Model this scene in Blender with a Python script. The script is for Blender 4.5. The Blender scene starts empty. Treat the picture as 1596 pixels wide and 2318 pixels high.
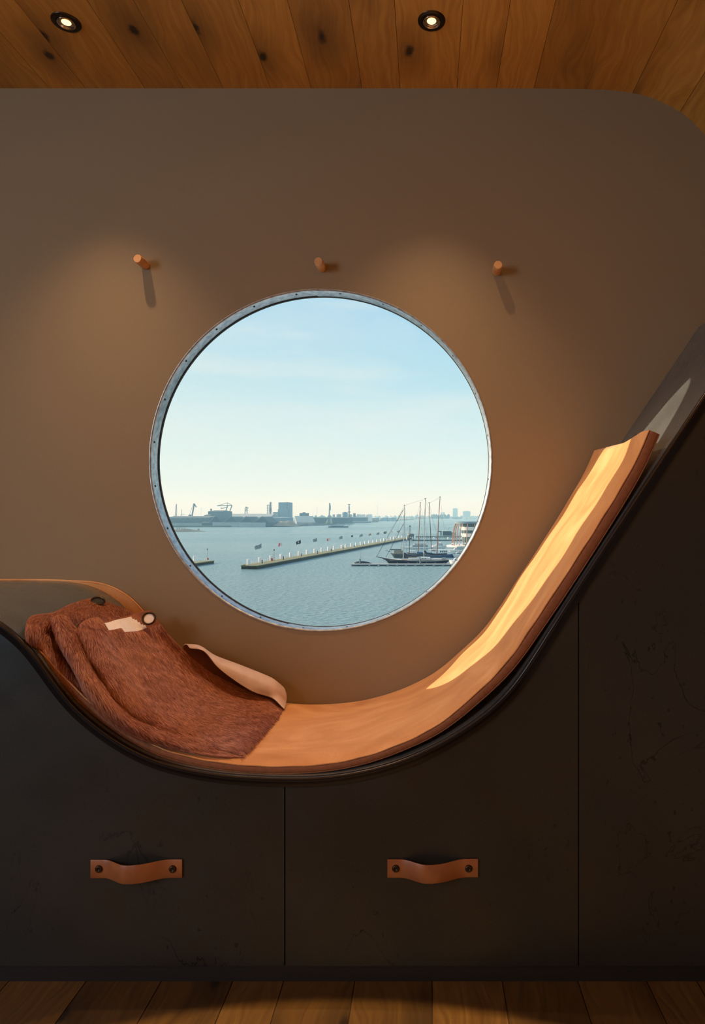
import bpy, bmesh, math, random
from mathutils import Vector, Matrix
random.seed(7)
sc = bpy.context.scene
COL = sc.collection
PI = math.pi

# ------------------------------------------------------------------ camera
F, CX, CY, CZ = 1500.0, 966.0, 1167.0, 1.105      # focal length in pixels of the 1596x2318 frame, vanishing point, eye height
cam = bpy.data.cameras.new('camera'); camo = bpy.data.objects.new('camera', cam); COL.objects.link(camo)
camo.location = (0, 0, CZ); camo.rotation_euler = (PI/2, 0, 0)
cam.sensor_fit = 'VERTICAL'; cam.sensor_height = 36.0; cam.lens = F/2318*36
cam.shift_x = -(CX-798)/2318; cam.shift_y = (CY-1159)/2318
cam.clip_start = 0.05; cam.clip_end = 30000
sc.camera = camo
sc.view_settings.view_transform = 'Standard'; sc.view_settings.look = 'None'
sc.view_settings.gamma = 1; sc.view_settings.exposure = 0.0; sc.view_settings.use_curve_mapping = False
sc.cycles.use_denoising = True
sc.cycles.max_bounces = 10; sc.cycles.diffuse_bounces = 6; sc.cycles.volume_bounces = 1
sc.cycles.transparent_max_bounces = 12
sc.cycles.sample_clamp_indirect = 6

# ------------------------------------------------------------------ world: pale winter sky with thin streaks
w = bpy.data.worlds.new('sky'); sc.world = w; w.use_nodes = True
N, L = w.node_tree.nodes, w.node_tree.links
N.clear()
def nd(t, **k):
    n = N.new(t)
    for a, v in k.items(): setattr(n, a, v)
    return n
tc = nd('ShaderNodeTexCoord'); sx = nd('ShaderNodeSeparateXYZ'); L.new(tc.outputs['Generated'], sx.inputs[0])
ramp = nd('ShaderNodeValToRGB'); L.new(sx.outputs['Z'], ramp.inputs[0])
e = ramp.color_ramp.elements
e[0].position = 0.0; e[0].color = (.77, .91, .95, 1)
e[1].position = 1.0; e[1].color = (.12, .28, .55, 1)
for p, c in ((.06, (.73, .88, .92)), (.13, (.62, .82, .90)), (.20, (.45, .72, .88)), (.30, (.34, .64, .88)), (.45, (.25, .50, .80))):
    q = ramp.color_ramp.elements.new(p); q.color = (*c, 1)
mp = nd('ShaderNodeMapping'); L.new(tc.outputs['Generated'], mp.inputs[0])
mp.inputs['Rotation'].default_value = (0, math.radians(-9), 0); mp.inputs['Scale'].default_value = (1.6, 1.6, 11)
nz = nd('ShaderNodeTexNoise'); L.new(mp.outputs[0], nz.inputs[0]); nz.inputs['Scale'].default_value = 1.7; nz.inputs['Detail'].default_value = 5
cr = nd('ShaderNodeMapRange'); L.new(nz.outputs[0], cr.inputs[0]); cr.inputs[1].default_value = .42; cr.inputs[2].default_value = .66; cr.inputs[3].default_value = 0; cr.inputs[4].default_value = .8
mx = nd('ShaderNodeMix', data_type='RGBA'); L.new(cr.outputs[0], mx.inputs[0]); L.new(ramp.outputs[0], mx.inputs[6]); mx.inputs[7].default_value = (.74, .84, .86, 1)
# brighter, whiter sky towards the sun on the left
dl = nd('ShaderNodeMapRange'); L.new(sx.outputs['X'], dl.inputs[0]); dl.inputs[1].default_value = .05; dl.inputs[2].default_value = -.75; dl.inputs[3].default_value = 0; dl.inputs[4].default_value = .6
mx2 = nd('ShaderNodeMix', data_type='RGBA'); L.new(dl.outputs[0], mx2.inputs[0]); L.new(mx.outputs[2], mx2.inputs[6]); mx2.inputs[7].default_value = (.80, .87, .82, 1)
bg = nd('ShaderNodeBackground'); L.new(mx2.outputs[2], bg.inputs[0]); bg.inputs[1].default_value = 1.0
wo = nd('ShaderNodeOutputWorld'); L.new(bg.outputs[0], wo.inputs[0])

# ------------------------------------------------------------------ sun, low on the left, outside
sun = bpy.data.lights.new('sun', 'SUN'); suno = bpy.data.objects.new('sun', sun); COL.objects.link(suno)
SUN = Vector((2.5, -1.0, -0.88)).normalized()
suno.rotation_euler = SUN.to_track_quat('-Z', 'Y').to_euler()
sun.energy = 9.0; sun.angle = math.radians(.5); sun.color = (1, .80, .55)

# lamp acting as daylight of the side window behind the camera (wall stays closed)
def area(name, loc, d, sx_, sy_, en, colr, spread=180):
    l = bpy.data.lights.new(name, 'AREA'); o = bpy.data.objects.new(name, l); COL.objects.link(o)
    l.shape = 'RECTANGLE'; l.size = sx_; l.size_y = sy_; l.energy = en; l.color = colr; l.spread = math.radians(spread)
    o.location = loc; o.rotation_euler = Vector(d).to_track_quat('-Z', 'Z').to_euler(); return o
area('side_window_daylight', (-3.10, -.9, 1.75), (1, .15, -.12), 1.9, 1.3, 88, (.74, .87, 1.0))

# added warm lamp, unseen, facing up to brighten the ceiling
area('added_ceiling_fill', (-.2, -.3, 1.75), (0, -.02, 1), 2.6, 1.2, 42, (1, .66, .32), 150)

# ------------------------------------------------------------------ helpers
def W(px, py, D): return Vector(((px-CX)/F*D, D, CZ-(py-CY)/F*D))
def tag(o, label=None, cat=None, group=None, kind=None):
    if label: o['label'] = label
    if cat: o['category'] = cat
    if group: o['group'] = group
    if kind: o['kind'] = kind
    return o
def mesh(name, vs, fs, mat=None, parent=None, smooth=False, mats=None):
    m = bpy.data.meshes.new(name); m.from_pydata([tuple(v) for v in vs], [], fs); m.update()
    o = bpy.data.objects.new(name, m); COL.objects.link(o)
    for k in (mats or [mat]):
        if k: m.materials.append(k)
    if smooth:
        for p in m.polygons: p.use_smooth = True
    if parent: attach(o, parent)
    return o
def attach(o, parent):
    o.parent = parent
    o.matrix_parent_inverse = Matrix.Translation(-parent.location) if parent.rotation_euler[2] == 0 else parent.matrix_world.inverted()
def empty(name, loc, label, cat, group=None):
    o = bpy.data.objects.new(name, None); COL.objects.link(o); o.location = loc; o.empty_display_size = .1
    tag(o, label, cat, group); return o
class MB:
    def __init__(s): s.v = []; s.f = []
    def add(s, vs, fs):
        b = len(s.v); s.v += [Vector(v) for v in vs]; s.f += [tuple(b+i for i in f) for f in fs]; return s
    def box(s, x0, x1, y0, y1, z0, z1):
        return s.add([(x0,y0,z0),(x1,y0,z0),(x1,y1,z0),(x0,y1,z0),(x0,y0,z1),(x1,y0,z1),(x1,y1,z1),(x0,y1,z1)],
                     [(0,3,2,1),(4,5,6,7),(0,1,5,4),(1,2,6,5),(2,3,7,6),(3,0,4,7)])
    def tube(s, pts, r, n=8, cap=True):
        pts = [Vector(p) for p in pts]; rr = r if isinstance(r, (list, tuple)) else [r]*len(pts)
        vs = []; fs = []; up = None
        for i, p in enumerate(pts):
            t = (pts[min(i+1, len(pts)-1)]-pts[max(i-1, 0)]).normalized()
            if up is None:
                up = Vector((0,0,1)) if abs(t.z) < .9 else Vector((1,0,0))
            a = t.cross(up).normalized(); b = a.cross(t).normalized(); up = b
            for k in range(n):
                q = 2*PI*k/n; vs.append(p+a*math.cos(q)*rr[i]+b*math.sin(q)*rr[i])
        for i in range(len(pts)-1):
            for k in range(n):
                fs.append((i*n+k, i*n+(k+1)%n, (i+1)*n+(k+1)%n, (i+1)*n+k))
        if cap: fs += [tuple(range(n))[::-1], tuple((len(pts)-1)*n+k for k in range(n))]
        return s.add(vs, fs)
    def lathe(s, c, axis, prof, n=32, cap0=False, cap1=False):
        c = Vector(c); ax = Vector(axis).normalized(); up = Vector((0,0,1)) if abs(ax.z) < .9 else Vector((0,1,0))
        a = ax.cross(up).normalized(); b = ax.cross(a).normalized(); vs = []; fs = []
        for (r, h) in prof:
            for k in range(n):
                q = 2*PI*k/n; vs.append(c+ax*h+a*r*math.cos(q)+b*r*math.sin(q))
        for i in range(len(prof)-1):
            for k in range(n): fs.append((i*n+k, i*n+(k+1)%n, (i+1)*n+(k+1)%n, (i+1)*n+k))
        if cap0: fs.append(tuple(range(n))[::-1])
        if cap1: fs.append(tuple((len(prof)-1)*n+k for k in range(n)))
        return s.add(vs, fs)
    def prism(s, poly, y0, y1):       # polygon in x,z extruded along y
        n = len(poly); vs = [(x, y0, z) for x, z in poly]+[(x, y1, z) for x, z in poly]
        return s.add(vs, [tuple(range(n)), tuple(range(n, 2*n))[::-1]]+[(i, n+i, n+(i+1)%n, (i+1)%n) for i in range(n)])
    def build(s, name, mat, parent=None, smooth=False):
        o = mesh(name, s.v, s.f, mat, parent, smooth)
        bm = bmesh.new(); bm.from_mesh(o.data); bmesh.ops.recalc_face_normals(bm, faces=bm.faces); bm.to_mesh(o.data); bm.free()
        return o
def catmull(P, n=8):
    P = [Vector(p) for p in P]; out = []
    for i in range(len(P)-1):
        p0 = P[i-1] if i else P[i]*2-P[i+1]; p1, p2 = P[i], P[i+1]; p3 = P[i+2] if i+2 < len(P) else P[i+1]*2-P[i]
        for k in range(n):
            t = k/n
            out.append(.5*((2*p1)+(p2-p0)*t+(2*p0-5*p1+4*p2-p3)*t*t+(3*p1-p0-3*p2+p3)*t**3))
    out.append(P[-1]); return out
def smooth_poly(o, ang=40):
    for p in o.data.polygons: p.use_smooth = True
    try: o.data.set_sharp_from_angle(angle=math.radians(ang))
    except Exception: pass

# ------------------------------------------------------------------ materials
def mat(name, base, rough=.6, metal=0, **k):
    m = bpy.data.materials.new(name); m.use_nodes = True
    b = m.node_tree.nodes['Principled BSDF']
    b.inputs['Base Color'].default_value = (*base, 1); b.inputs['Roughness'].default_value = rough; b.inputs['Metallic'].default_value = metal
    for a, v in k.items(): b.inputs[a.replace('_', ' ')].default_value = v
    return m
def nodes(m): return m.node_tree.nodes, m.node_tree.links, m.node_tree.nodes['Principled BSDF']
def noise(m, scale, detail=4, vec=None, stretch=None, rot=None, kind='ShaderNodeTexNoise', coord='Object'):
    n, l, b = nodes(m)
    src = vec
    if src is None:
        src = n.new('ShaderNodeTexCoord').outputs[coord]
    if stretch or rot:
        q = n.new('ShaderNodeMapping'); l.new(src, q.inputs[0]); q.inputs['Scale'].default_value = stretch or (1,1,1)
        if rot: q.inputs['Rotation'].default_value = rot
        src = q.outputs[0]
    t = n.new(kind); l.new(src, t.inputs['Vector']); t.inputs['Scale'].default_value = scale
    if 'Detail' in t.inputs: t.inputs['Detail'].default_value = detail
    return t
def rampn(m, src, stops):
    n, l, b = nodes(m); r = n.new('ShaderNodeValToRGB'); l.new(src, r.inputs[0]); el = r.color_ramp.elements
    el[0].position = stops[0][0]; el[0].color = (*stops[0][1], 1); el[1].position = stops[-1][0]; el[1].color = (*stops[-1][1], 1)
    for p, c in stops[1:-1]: q = el.new(p); q.color = (*c, 1)
    return r.outputs[0]
def mixc(m, fac, a, b_, mode='MIX'):
    n, l, b = nodes(m); x = n.new('ShaderNodeMix'); x.data_type = 'RGBA'; x.blend_type = mode
    for i, s in ((0, fac), (6, a), (7, b_)):
        if isinstance(s, (int, float)): x.inputs[i].default_value = s
        elif isinstance(s, tuple): x.inputs[i].default_value = (*s, 1)
        else: l.new(s, x.inputs[i])
    return x.outputs[2]
def bump(m, src, st, dist=.01):
    n, l, b = nodes(m); q = n.new('ShaderNodeBump'); q.inputs['Strength'].default_value = st; q.inputs['Distance'].default_value = dist
    l.new(src, q.inputs['Height']); l.new(q.outputs[0], b.inputs['Normal']); return q
def maprange(m, src, a, b_, c=0, d=1):
    n, l, b = nodes(m); q = n.new('ShaderNodeMapRange'); l.new(src, q.inputs[0])
    for i, v in enumerate((a, b_, c, d)): q.inputs[i+1].default_value = v
    return q.outputs[0]
def toB(m, src, inp='Base Color'): m.node_tree.links.new(src, nodes(m)[2].inputs[inp])
def speck(name, c0, c1, scale, rough=.6, metal=0, bst=0, detail=4, lo=.35, hi=.65, stretch=None):
    m = mat(name, c0, rough, metal); t = noise(m, scale, detail, stretch=stretch)
    toB(m, rampn(m, t.outputs[0], [(lo, c0), (hi, c1)]))
    if bst: bump(m, t.outputs[0], bst, .002)
    return m

def oak(name, tone, hi, lo, rough=.55):
    m = mat(name, tone, rough); n, l, b = nodes(m)
    at = n.new('ShaderNodeAttribute'); at.attribute_name = 'plank'
    tc = n.new('ShaderNodeTexCoord'); cb = n.new('ShaderNodeCombineXYZ')
    mul = n.new('ShaderNodeMath'); mul.operation = 'MULTIPLY'; l.new(at.outputs['Fac'], mul.inputs[0]); mul.inputs[1].default_value = 37.0
    l.new(mul.outputs[0], cb.inputs[1]); l.new(mul.outputs[0], cb.inputs[2])
    va = n.new('ShaderNodeVectorMath'); l.new(tc.outputs['Object'], va.inputs[0]); l.new(cb.outputs[0], va.inputs[1])
    # warp around knots
    v = va.outputs[0]
    warp = noise(m, 3.2, 2, vec=v, stretch=(2.2, .9, 1))
    vw = n.new('ShaderNodeVectorMath'); vw.operation = 'MULTIPLY_ADD'; l.new(warp.outputs['Color'], vw.inputs[0]); vw.inputs[1].default_value = (.14, .10, 0); l.new(v, vw.inputs[2])
    grain = noise(m, 16, 7, vec=vw.outputs[0], stretch=(6, .28, 1)); grain.inputs['Roughness'].default_value = .6
    rings = n.new('ShaderNodeTexWave'); mpg = n.new('ShaderNodeMapping'); mpg.inputs['Scale'].default_value = (1, .16, 0); l.new(vw.outputs[0], mpg.inputs[0]); l.new(mpg.outputs[0], rings.inputs[0])
    rings.inputs['Scale'].default_value = 14; rings.inputs['Distortion'].default_value = 4.5; rings.inputs['Detail'].default_value = 3; rings.inputs['Detail Scale'].default_value = 1.2
    c = rampn(m, grain.outputs[0], [(.30, lo), (.5, tone), (.68, hi)])
    c = mixc(m, maprange(m, rings.outputs[0], 0, 1, .0, .22), c, lo)
    # knots: dark hearts with a smoky surround
    kn = noise(m, 2.6, 0, vec=v, stretch=(1.25, .62, 1), kind='ShaderNodeTexVoronoi'); kn.voronoi_dimensions = '2D'
    k2 = noise(m, 30, 3, vec=v)
    ks = n.new('ShaderNodeMath'); ks.operation = 'MULTIPLY_ADD'; l.new(k2.outputs[0], ks.inputs[0]); ks.inputs[1].default_value = .07; l.new(kn.outputs['Distance'], ks.inputs[2])
    c = mixc(m, maprange(m, ks.outputs[0], .30, .08, 0, .6), c, tuple(x*.32 for x in lo))
    c = mixc(m, maprange(m, ks.outputs[0], .085, .055, 0, .92), c, (.012, .006, .003))
    smoke = noise(m, 2.1, 3, vec=v, stretch=(2.6, .8, 1))
    c = mixc(m, maprange(m, smoke.outputs[0], .57, .72, 0, .6), c, tuple(x*.3 for x in tone))
    tb = n.new('ShaderNodeHueSaturation'); l.new(c, tb.inputs['Color']); l.new(maprange(m, at.outputs['Fac'], 0, 1, .72, 1.18), tb.inputs['Value'])
    toB(m, tb.outputs[0]); bump(m, grain.outputs[0], .25, .002); return m
M = {}
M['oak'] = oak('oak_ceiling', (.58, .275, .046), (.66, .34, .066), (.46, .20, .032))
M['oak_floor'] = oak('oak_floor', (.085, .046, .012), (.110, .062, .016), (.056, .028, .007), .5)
M['gap'] = mat('dark_gap', (.02, .01, .005), .9)
M['wall'] = speck('taupe_plaster', (.248, .186, .110), (.258, .195, .117), 160, .78, bst=.06, detail=5)
M['wall2'] = mat('room_plaster', (.34, .28, .22), .85)

def steel(name, c0, c1, rough, metal=.85, marks=True):
    m = mat(name, c0, rough, metal); n, l, b = nodes(m)
    t1 = noise(m, 2.2, 5, stretch=(1, 1, .8)); t1.inputs['Roughness'].default_value = .55
    c = rampn(m, t1.outputs[0], [(.3, c0), (.7, c1)])
    fine = noise(m, 320, 3)
    c = mixc(m, maprange(m, fine.outputs[0], .35, .7, 0, .22), c, tuple(min(1, x*1.6) for x in c1))
    if marks:
        d = noise(m, 4.2, 6, stretch=(1, 1, .55)); d.inputs['Distortion'].default_value = 1.1
        # thin winding oxide lines where the noise crosses one level, only in some areas
        ab = n.new('ShaderNodeMath'); ab.operation = 'ABSOLUTE'; sb = n.new('ShaderNodeMath'); sb.operation = 'SUBTRACT'; l.new(d.outputs[0], sb.inputs[0]); sb.inputs[1].default_value = .56; l.new(sb.outputs[0], ab.inputs[0])
        area_ = noise(m, 2.3, 2, stretch=(1.3, 1, .6))
        mm = n.new('ShaderNodeMath'); mm.operation = 'MULTIPLY'; l.new(maprange(m, ab.outputs[0], .0045, .001), mm.inputs[0]); l.new(maprange(m, area_.outputs[0], .53, .62), mm.inputs[1])
        c = mixc(m, maprange(m, mm.outputs[0], 0, 1, 0, .65), c, (.006, .006, .006))
        sp = noise(m, 55, 3, stretch=(1, 1, .7)); mm2 = n.new('ShaderNodeMath'); mm2.operation = 'MULTIPLY'; l.new(maprange(m, sp.outputs[0], .66, .72), mm2.inputs[0]); l.new(maprange(m, area_.outputs[0], .47, .60), mm2.inputs[1])
        c = mixc(m, maprange(m, mm2.outputs[0], 0, 1, 0, .6), c, (.008, .008, .008))
    toB(m, c)
    rt = noise(m, 6, 5); toB(m, maprange(m, rt.outputs[0], .3, .7, rough-.07, rough+.1), 'Roughness')
    bump(m, fine.outputs[0], .05, .001); return m
M['panel'] = steel('blued_steel_front', (.032, .038, .040), (.060, .059, .053), .42, .75)
M['shell'] = steel('blued_steel_seat', (.18, .21, .23), (.29, .33, .36), .28, .75, marks=False)
M['rim'] = mat('black_rim', (.018, .016, .018), .25, .5)
M['plinth'] = mat('black_plinth', (.008, .007, .007), .6)
M['galv'] = speck('galvanised_steel', (.30, .34, .38), (.50, .55, .58), 60, .38, .9, bst=.1)
M['rubber'] = mat('black_rubber', (.01, .01, .01), .7)
M['dark_metal'] = mat('dark_bronze', (.05, .035, .025), .35, .9)
M['chrome'] = mat('polished_metal', (.55, .45, .36), .2, 1)

def suede():
    m = mat('tan_suede', (.6, .28, .1), .85, 0, Sheen_Weight=.35, Sheen_Roughness=.4); n, l, b = nodes(m)
    b.inputs['Sheen Tint'].default_value = (1, .75, .5, 1)
    a = noise(m, 3.4, 6, stretch=(1, 1.9, 1), rot=(0, .3, .4)); a.inputs['Distortion'].default_value = 1.6
    c = rampn(m, a.outputs[0], [(.28, (.50, .225, .080)), (.5, (.64, .325, .130)), (.74, (.79, .46, .22))])
    f = noise(m, 420, 3); c = mixc(m, maprange(m, f.outputs[0], .3, .7, 0, .3), c, (.34, .125, .035))
    toB(m, c); bump(m, f.outputs[0], .25, .001); return m
M['suede'] = suede()
M['band'] = speck('brown_leather_band', (.22, .078, .030), (.28, .10, .038), 90, .7, bst=.2)
M['leather'] = speck('saddle_leather', (.24, .082, .028), (.31, .115, .038), 24, .42, bst=.12)
M['flesh'] = speck('pale_suede_side', (.80, .75, .75), (.88, .83, .83), 110, .85, bst=.25)
M['hide'] = speck('red_brown_cowhide', (.20, .062, .028), (.28, .095, .042), 14, .75)
def furm():
    m = mat('cowhide_hair', (.3, .11, .05), .48, 0); n, l, b = nodes(m)
    hi = n.new('ShaderNodeHairInfo'); g = noise(m, 9, 3)
    c = rampn(m, hi.outputs['Random'], [(0, (.17, .050, .029)), (.6, (.35, .122, .078)), (1, (.66, .34, .25))])
    c = mixc(m, maprange(m, g.outputs[0], .52, .68, 0, .4), c, (.50, .21, .075))
    toB(m, c); return m
M['fur'] = furm()
M['pegwood'] = speck('oak_peg', (.52, .26, .10), (.62, .34, .15), 40, .5, stretch=(1, 1, 1))
g = bpy.data.materials.new('window_glass'); g.use_nodes = True; n_, l_ = g.node_tree.nodes, g.node_tree.links; n_.clear()
o_ = n_.new('ShaderNodeOutputMaterial'); mi = n_.new('ShaderNodeMixShader'); tr = n_.new('ShaderNodeBsdfTransparent'); gl = n_.new('ShaderNodeBsdfGlossy'); fr = n_.new('ShaderNodeLayerWeight'); fr.inputs[0].default_value = .5
pw = n_.new('ShaderNodeMath'); pw.operation = 'POWER'; pw.inputs[1].default_value = 5; l_.new(fr.outputs['Facing'], pw.inputs[0])
pm = n_.new('ShaderNodeMath'); pm.operation = 'MULTIPLY_ADD'; pm.inputs[1].default_value = .9; pm.inputs[2].default_value = .035; l_.new(pw.outputs[0], pm.inputs[0])
gl.inputs['Roughness'].default_value = .0; tr.inputs[0].default_value = (.985, .99, .985, 1)
l_.new(pm.outputs[0], mi.inputs[0]); l_.new(tr.outputs[0], mi.inputs[1]); l_.new(gl.outputs[0], mi.inputs[2]); l_.new(mi.outputs[0], o_.inputs[0]); M['glass'] = g

# ------------------------------------------------------------------ profiles of the built-in (all in x,z, extruded along y)
DF, DP, DC, DW = 1.55, 1.566, 1.58, 2.10
def xz(px, py, D): v = W(px, py, D); return Vector((v.x, v.z))
shell_px = [(-700,1367),(-480,1367),(-330,1367),(-200,1367.5),(-110,1371),(-50,1385),(0,1411),(53,1455),(88,1499),(132,1561),(175,1611),(263,1679),(351,1723),(438,1745),(526,1758),(645,1763),
            (732,1761),(819,1748),(907,1724),(995,1684),(1082,1629),(1148,1570),(1199,1500),(1262,1400),(1345,1272),(1427,1148),(1508,1024),(1596,893),(1700,738),(1800,589)]
SH0 = [xz(a, b, DF) for a, b in shell_px]
def evened(P, step=.012, passes=16):      # even spacing along the curve, then relax small kinks
    out = [P[0].copy()]; acc = 0
    for a, b in zip(P[:-1], P[1:]):
        ln = (b-a).length; t = step-acc
        while t <= ln: out.append(a+(b-a)*t/ln); t += step
        acc = (acc+ln) % step if ln else acc
    out.append(P[-1].copy())
    for _ in range(passes):
        out = [out[0]]+[out[i]*.5+(out[i-1]+out[i+1])*.25 for i in range(1, len(out)-1)]+[out[-1]]
    return out
def normals(P):      # unit normals pointing to the room side (up / left)
    out = []
    for i in range(len(P)):
        t = (P[min(i+1, len(P)-1)]-P[max(i-1, 0)]).normalized(); out.append(Vector((-t.y, t.x)))
    return out
SH = evened(catmull(SH0, 8)); SN = normals(SH)
def offs(P, Nn, d): return [p+n*d for p, n in zip(P, Nn)]

# ------------------------------------------------------------------ room
def set_planks(o, vals):
    a = o.data.attributes.new('plank', 'FLOAT', 'FACE')
    for i, v in enumerate(vals): a.data[i].value = v
ZC = CZ+(CY-200)/F*DW
YB = -3.2
# ceiling profile: flat, then rounded down into the right side
def cz(px, py): return xz(px, py, DW)
corner = catmull([cz(1330,201.5), cz(1400,206), cz(1460,217), cz(1505,235), cz(1545,257), cz(1575,283), cz(1600,312), cz(1632,365), cz(1655,430), cz(1668,510), cz(1672,600)], 6)
seams = [-3.2, -3.05, -2.9, -2.76, -2.62, -2.48, -2.34, -2.2, -2.06, -1.92, -1.78, -1.64, -1.50, -1.355]+[(x-CX)/F*DW for x in (112, 193, 328, 415, 505, 612, 704, 819, 905, 1034, 1123, 1208, 1334)]
flat = [(x, ZC) for x in seams]
prof = flat[:-1]+[(p.x, p.y) for p in corner]+[(corner[-1].x, 1.2)]
# cumulative length after the flat part for plank breaks
vs, fs, vals = [], [], []; acc = 0; cur = random.random(); gapv = []
GW = .0012
for i in range(len(prof)-1):
    a, b = Vector(prof[i]), Vector(prof[i+1]); ln = (b-a).length
    if i < len(flat)-1: cur = random.random(); brk = True
    else:
        acc += ln; brk = acc > .15
        if brk: acc = 0; cur = random.random()
    d = (b-a).normalized(); a2 = a+d*GW if brk else a; 
    # board ends along y staggered
    ys = [YB, -1.6+random.uniform(-.6, .6), .3+random.uniform(-.5, .5), DW+.02] if i < len(flat)-1 else [YB, DW+.02]
    for k in range(len(ys)-1):
        bi = len(vs); val = (cur+.37*k) % 1
        vs += [(a2.x, ys[k], a2.y), (b.x, ys[k], b.y), (b.x, ys[k+1]-.0015, b.y), (a2.x, ys[k+1]-.0015, a2.y)]
        fs.append((bi, bi+1, bi+2, bi+3)); vals.append(val)
    if brk:
        nn = Vector((-d.y, d.x)); n_s = 1 if nn.y > 0 or nn.x > 0 else -1; ins = nn*.004
        bi = len(vs); vs += [(a.x, YB, a.y), (a.x+ins.x, YB, a.y+ins.y), (a.x+ins.x, DW+.02, a.y+ins.y), (a.x, DW+.02, a.y)]
        fs.append((bi, bi+1, bi+2, bi+3)); vals.append(0)
ceil = mesh('ceiling', vs, fs, M['oak']); set_planks(ceil, vals)
for p in ceil.data.polygons: p.use_smooth = False
tag(ceil, kind='structure')
# backing above the boards closes the joints and gives the ceiling its thickness
bk = MB(); up = [Vector(p) for p in prof]; un = normals(up)
A = [p+n_*.004 for p, n_ in zip(up, un)]; B = [p+n_*.06 for p, n_ in zip(up, un)]
vs = [(p.x, YB, p.y) for p in A]+[(p.x, DW+.02, p.y) for p in A]+[(p.x, YB, p.y) for p in B]+[(p.x, DW+.02, p.y) for p in B]; n0 = len(A)
fs = [(i, i+1, n0+i+1, n0+i) for i in range(n0-1)]+[(2*n0+i, 2*n0+i+1, 3*n0+i+1, 3*n0+i) for i in range(n0-1)]
attach(mesh('ceiling_backing', vs, fs, M['gap']), ceil)
# floor boards
fl_seams = [-3.2]; x = -3.2
vis = [(-150, .155)]
FD = 1.572
known = [(px-CX)/F*FD for px in (20, 195, 365, 527, 642, 803, 978, 1137, 1308, 1464, 1577)]
fsx = [-3.2, -3.0, -2.8, -2.6, -2.4, -2.2, -2.02, -1.84, -1.66, -1.49, -1.32, -1.15]+known+[.80, .96, 1.12, 1.3, 1.5]
vs, fs, vals = [], [], []
for i in range(len(fsx)-1):
    cur = random.random(); ys = [YB, -1.2+random.uniform(-.8, .8), 2.3]
    for k in range(2):
        bi = len(vs); vs += [(fsx[i]+.0012, ys[k], 0), (fsx[i+1]-.0012, ys[k], 0), (fsx[i+1]-.0012, ys[k+1]-.002, 0), (fsx[i]+.0012, ys[k+1]-.002, 0)]
        fs.append((bi, bi+1, bi+2, bi+3)); vals.append((cur+.4*k) % 1)
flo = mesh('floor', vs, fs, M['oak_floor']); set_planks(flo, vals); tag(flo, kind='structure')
attach(MB().box(-3.2, 1.5, YB, 2.3, -.08, -.003).build('floor_backing', M['gap']), flo)

# window wall with a round opening
WC = W(726.5, 1042, DW); WR = 386/F*DW; GD = .055
def ring_wall(y, n=96):
    vs = []; c = (WC.x, WC.z)
    outer = []
    x0, x1, z0, z1 = -3.2, 1.46, .0, ZC+.03
    for k in range(n):
        a = 2*PI*k/n; dx, dz = math.cos(a), math.sin(a)
        t = min(((x1 if dx > 0 else x0)-c[0])/dx if abs(dx) > 1e-6 else 1e9, ((z1 if dz > 0 else z0)-c[1])/dz if abs(dz) > 1e-6 else 1e9)
        vs.append((c[0]+WR*dx, y, c[1]+WR*dz)); outer.append((c[0]+t*dx, y, c[1]+t*dz))
    # snap nearest outer points to the corners
    for cx_, cz_ in ((x0,z0),(x0,z1),(x1,z0),(x1,z1)):
        j = min(range(n), key=lambda i: (outer[i][0]-cx_)**2+(outer[i][2]-cz_)**2); outer[j] = (cx_, y, cz_)
    return vs+outer
n = 192; va = ring_wall(DW, n); vb = ring_wall(DW+.062, n)
fs = []
for k in range(n):
    j = (k+1) % n
    fs += [(k, j, n+j, n+k), (2*n+k, 3*n+k, 3*n+j, 2*n+j), (k, 2*n+k, 2*n+j, j), (n+k, n+j, 3*n+j, 3*n+k)]
wf = mesh('wall_front', va+vb, fs, M['wall']); tag(wf, kind='structure')
tag(MB().box(-3.28, -3.2, YB-.08, DW+.1, 0, ZC+.06).build('wall_left', M['wall2']), kind='structure')
tag(MB().box(corner[-1].x+.002, 1.55, YB-.08, DW+.1, 0, 1.2).build('wall_right', M['wall2']), kind='structure')
tag(MB().box(-3.28, 1.55, YB-.08, YB, 0, ZC+.06).build('wall_back', M['wall2']), kind='structure')

# round window
win = bpy.data.objects.new('window_1', None); COL.objects.link(win); win.location = WC; tag(win, kind='structure')
mb = MB(); q0 = math.radians(91.2)
def sleeve(a0, a1, r, y0, y1, th, lip, n=90):
    vs = []; fs = []
    sec = [(r, y1), (r, y0+.002), (r+.0012, y0), (r+.004, y0-.0015), (r+lip, y0-.0012), (r+lip, y0+.001)]
    for i in range(n+1):
        a = a0+(a1-a0)*i/n
        for rr, yy in sec: vs.append((WC.x+rr*math.cos(a), yy, WC.z+rr*math.sin(a)))
    m_ = len(sec)
    for i in range(n):
        for k in range(m_-1): fs.append((i*m_+k, i*m_+k+1, (i+1)*m_+k+1, (i+1)*m_+k))
    mb.add(vs, fs)
sleeve(q0, q0+PI*.93, WR-.0022, DW, DW+GD, .001, .006)
sleeve(q0+PI*.93-.01, q0+2*PI+.012, WR-.0036, DW-.001, DW+GD, .001, .006)
fro = mb.build('window_frame', M['galv'], win, True); smooth_poly(fro, 50)
mb = MB()
for k in range(24):
    a = q0+.13+k*2*PI/24; rr = WR-.0036
    c = Vector((WC.x+rr*math.cos(a), DW+.016, WC.z+rr*math.sin(a))); mb.lathe(c, (-math.cos(a), 0, -math.sin(a)), [(.0035, 0), (.003, .0012), (.0012, .0018)], 8, cap1=True)
mb.build('window_rivets', M['dark_metal'], win)
mb = MB(); mb.lathe((WC.x, 0, WC.z), (0, 1, 0), [(WR-.001, DW+GD-.003), (WR-.0045, DW+GD-.002), (WR-.0045, DW+GD+.008), (WR-.001, DW+GD+.012)], 160)
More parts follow.
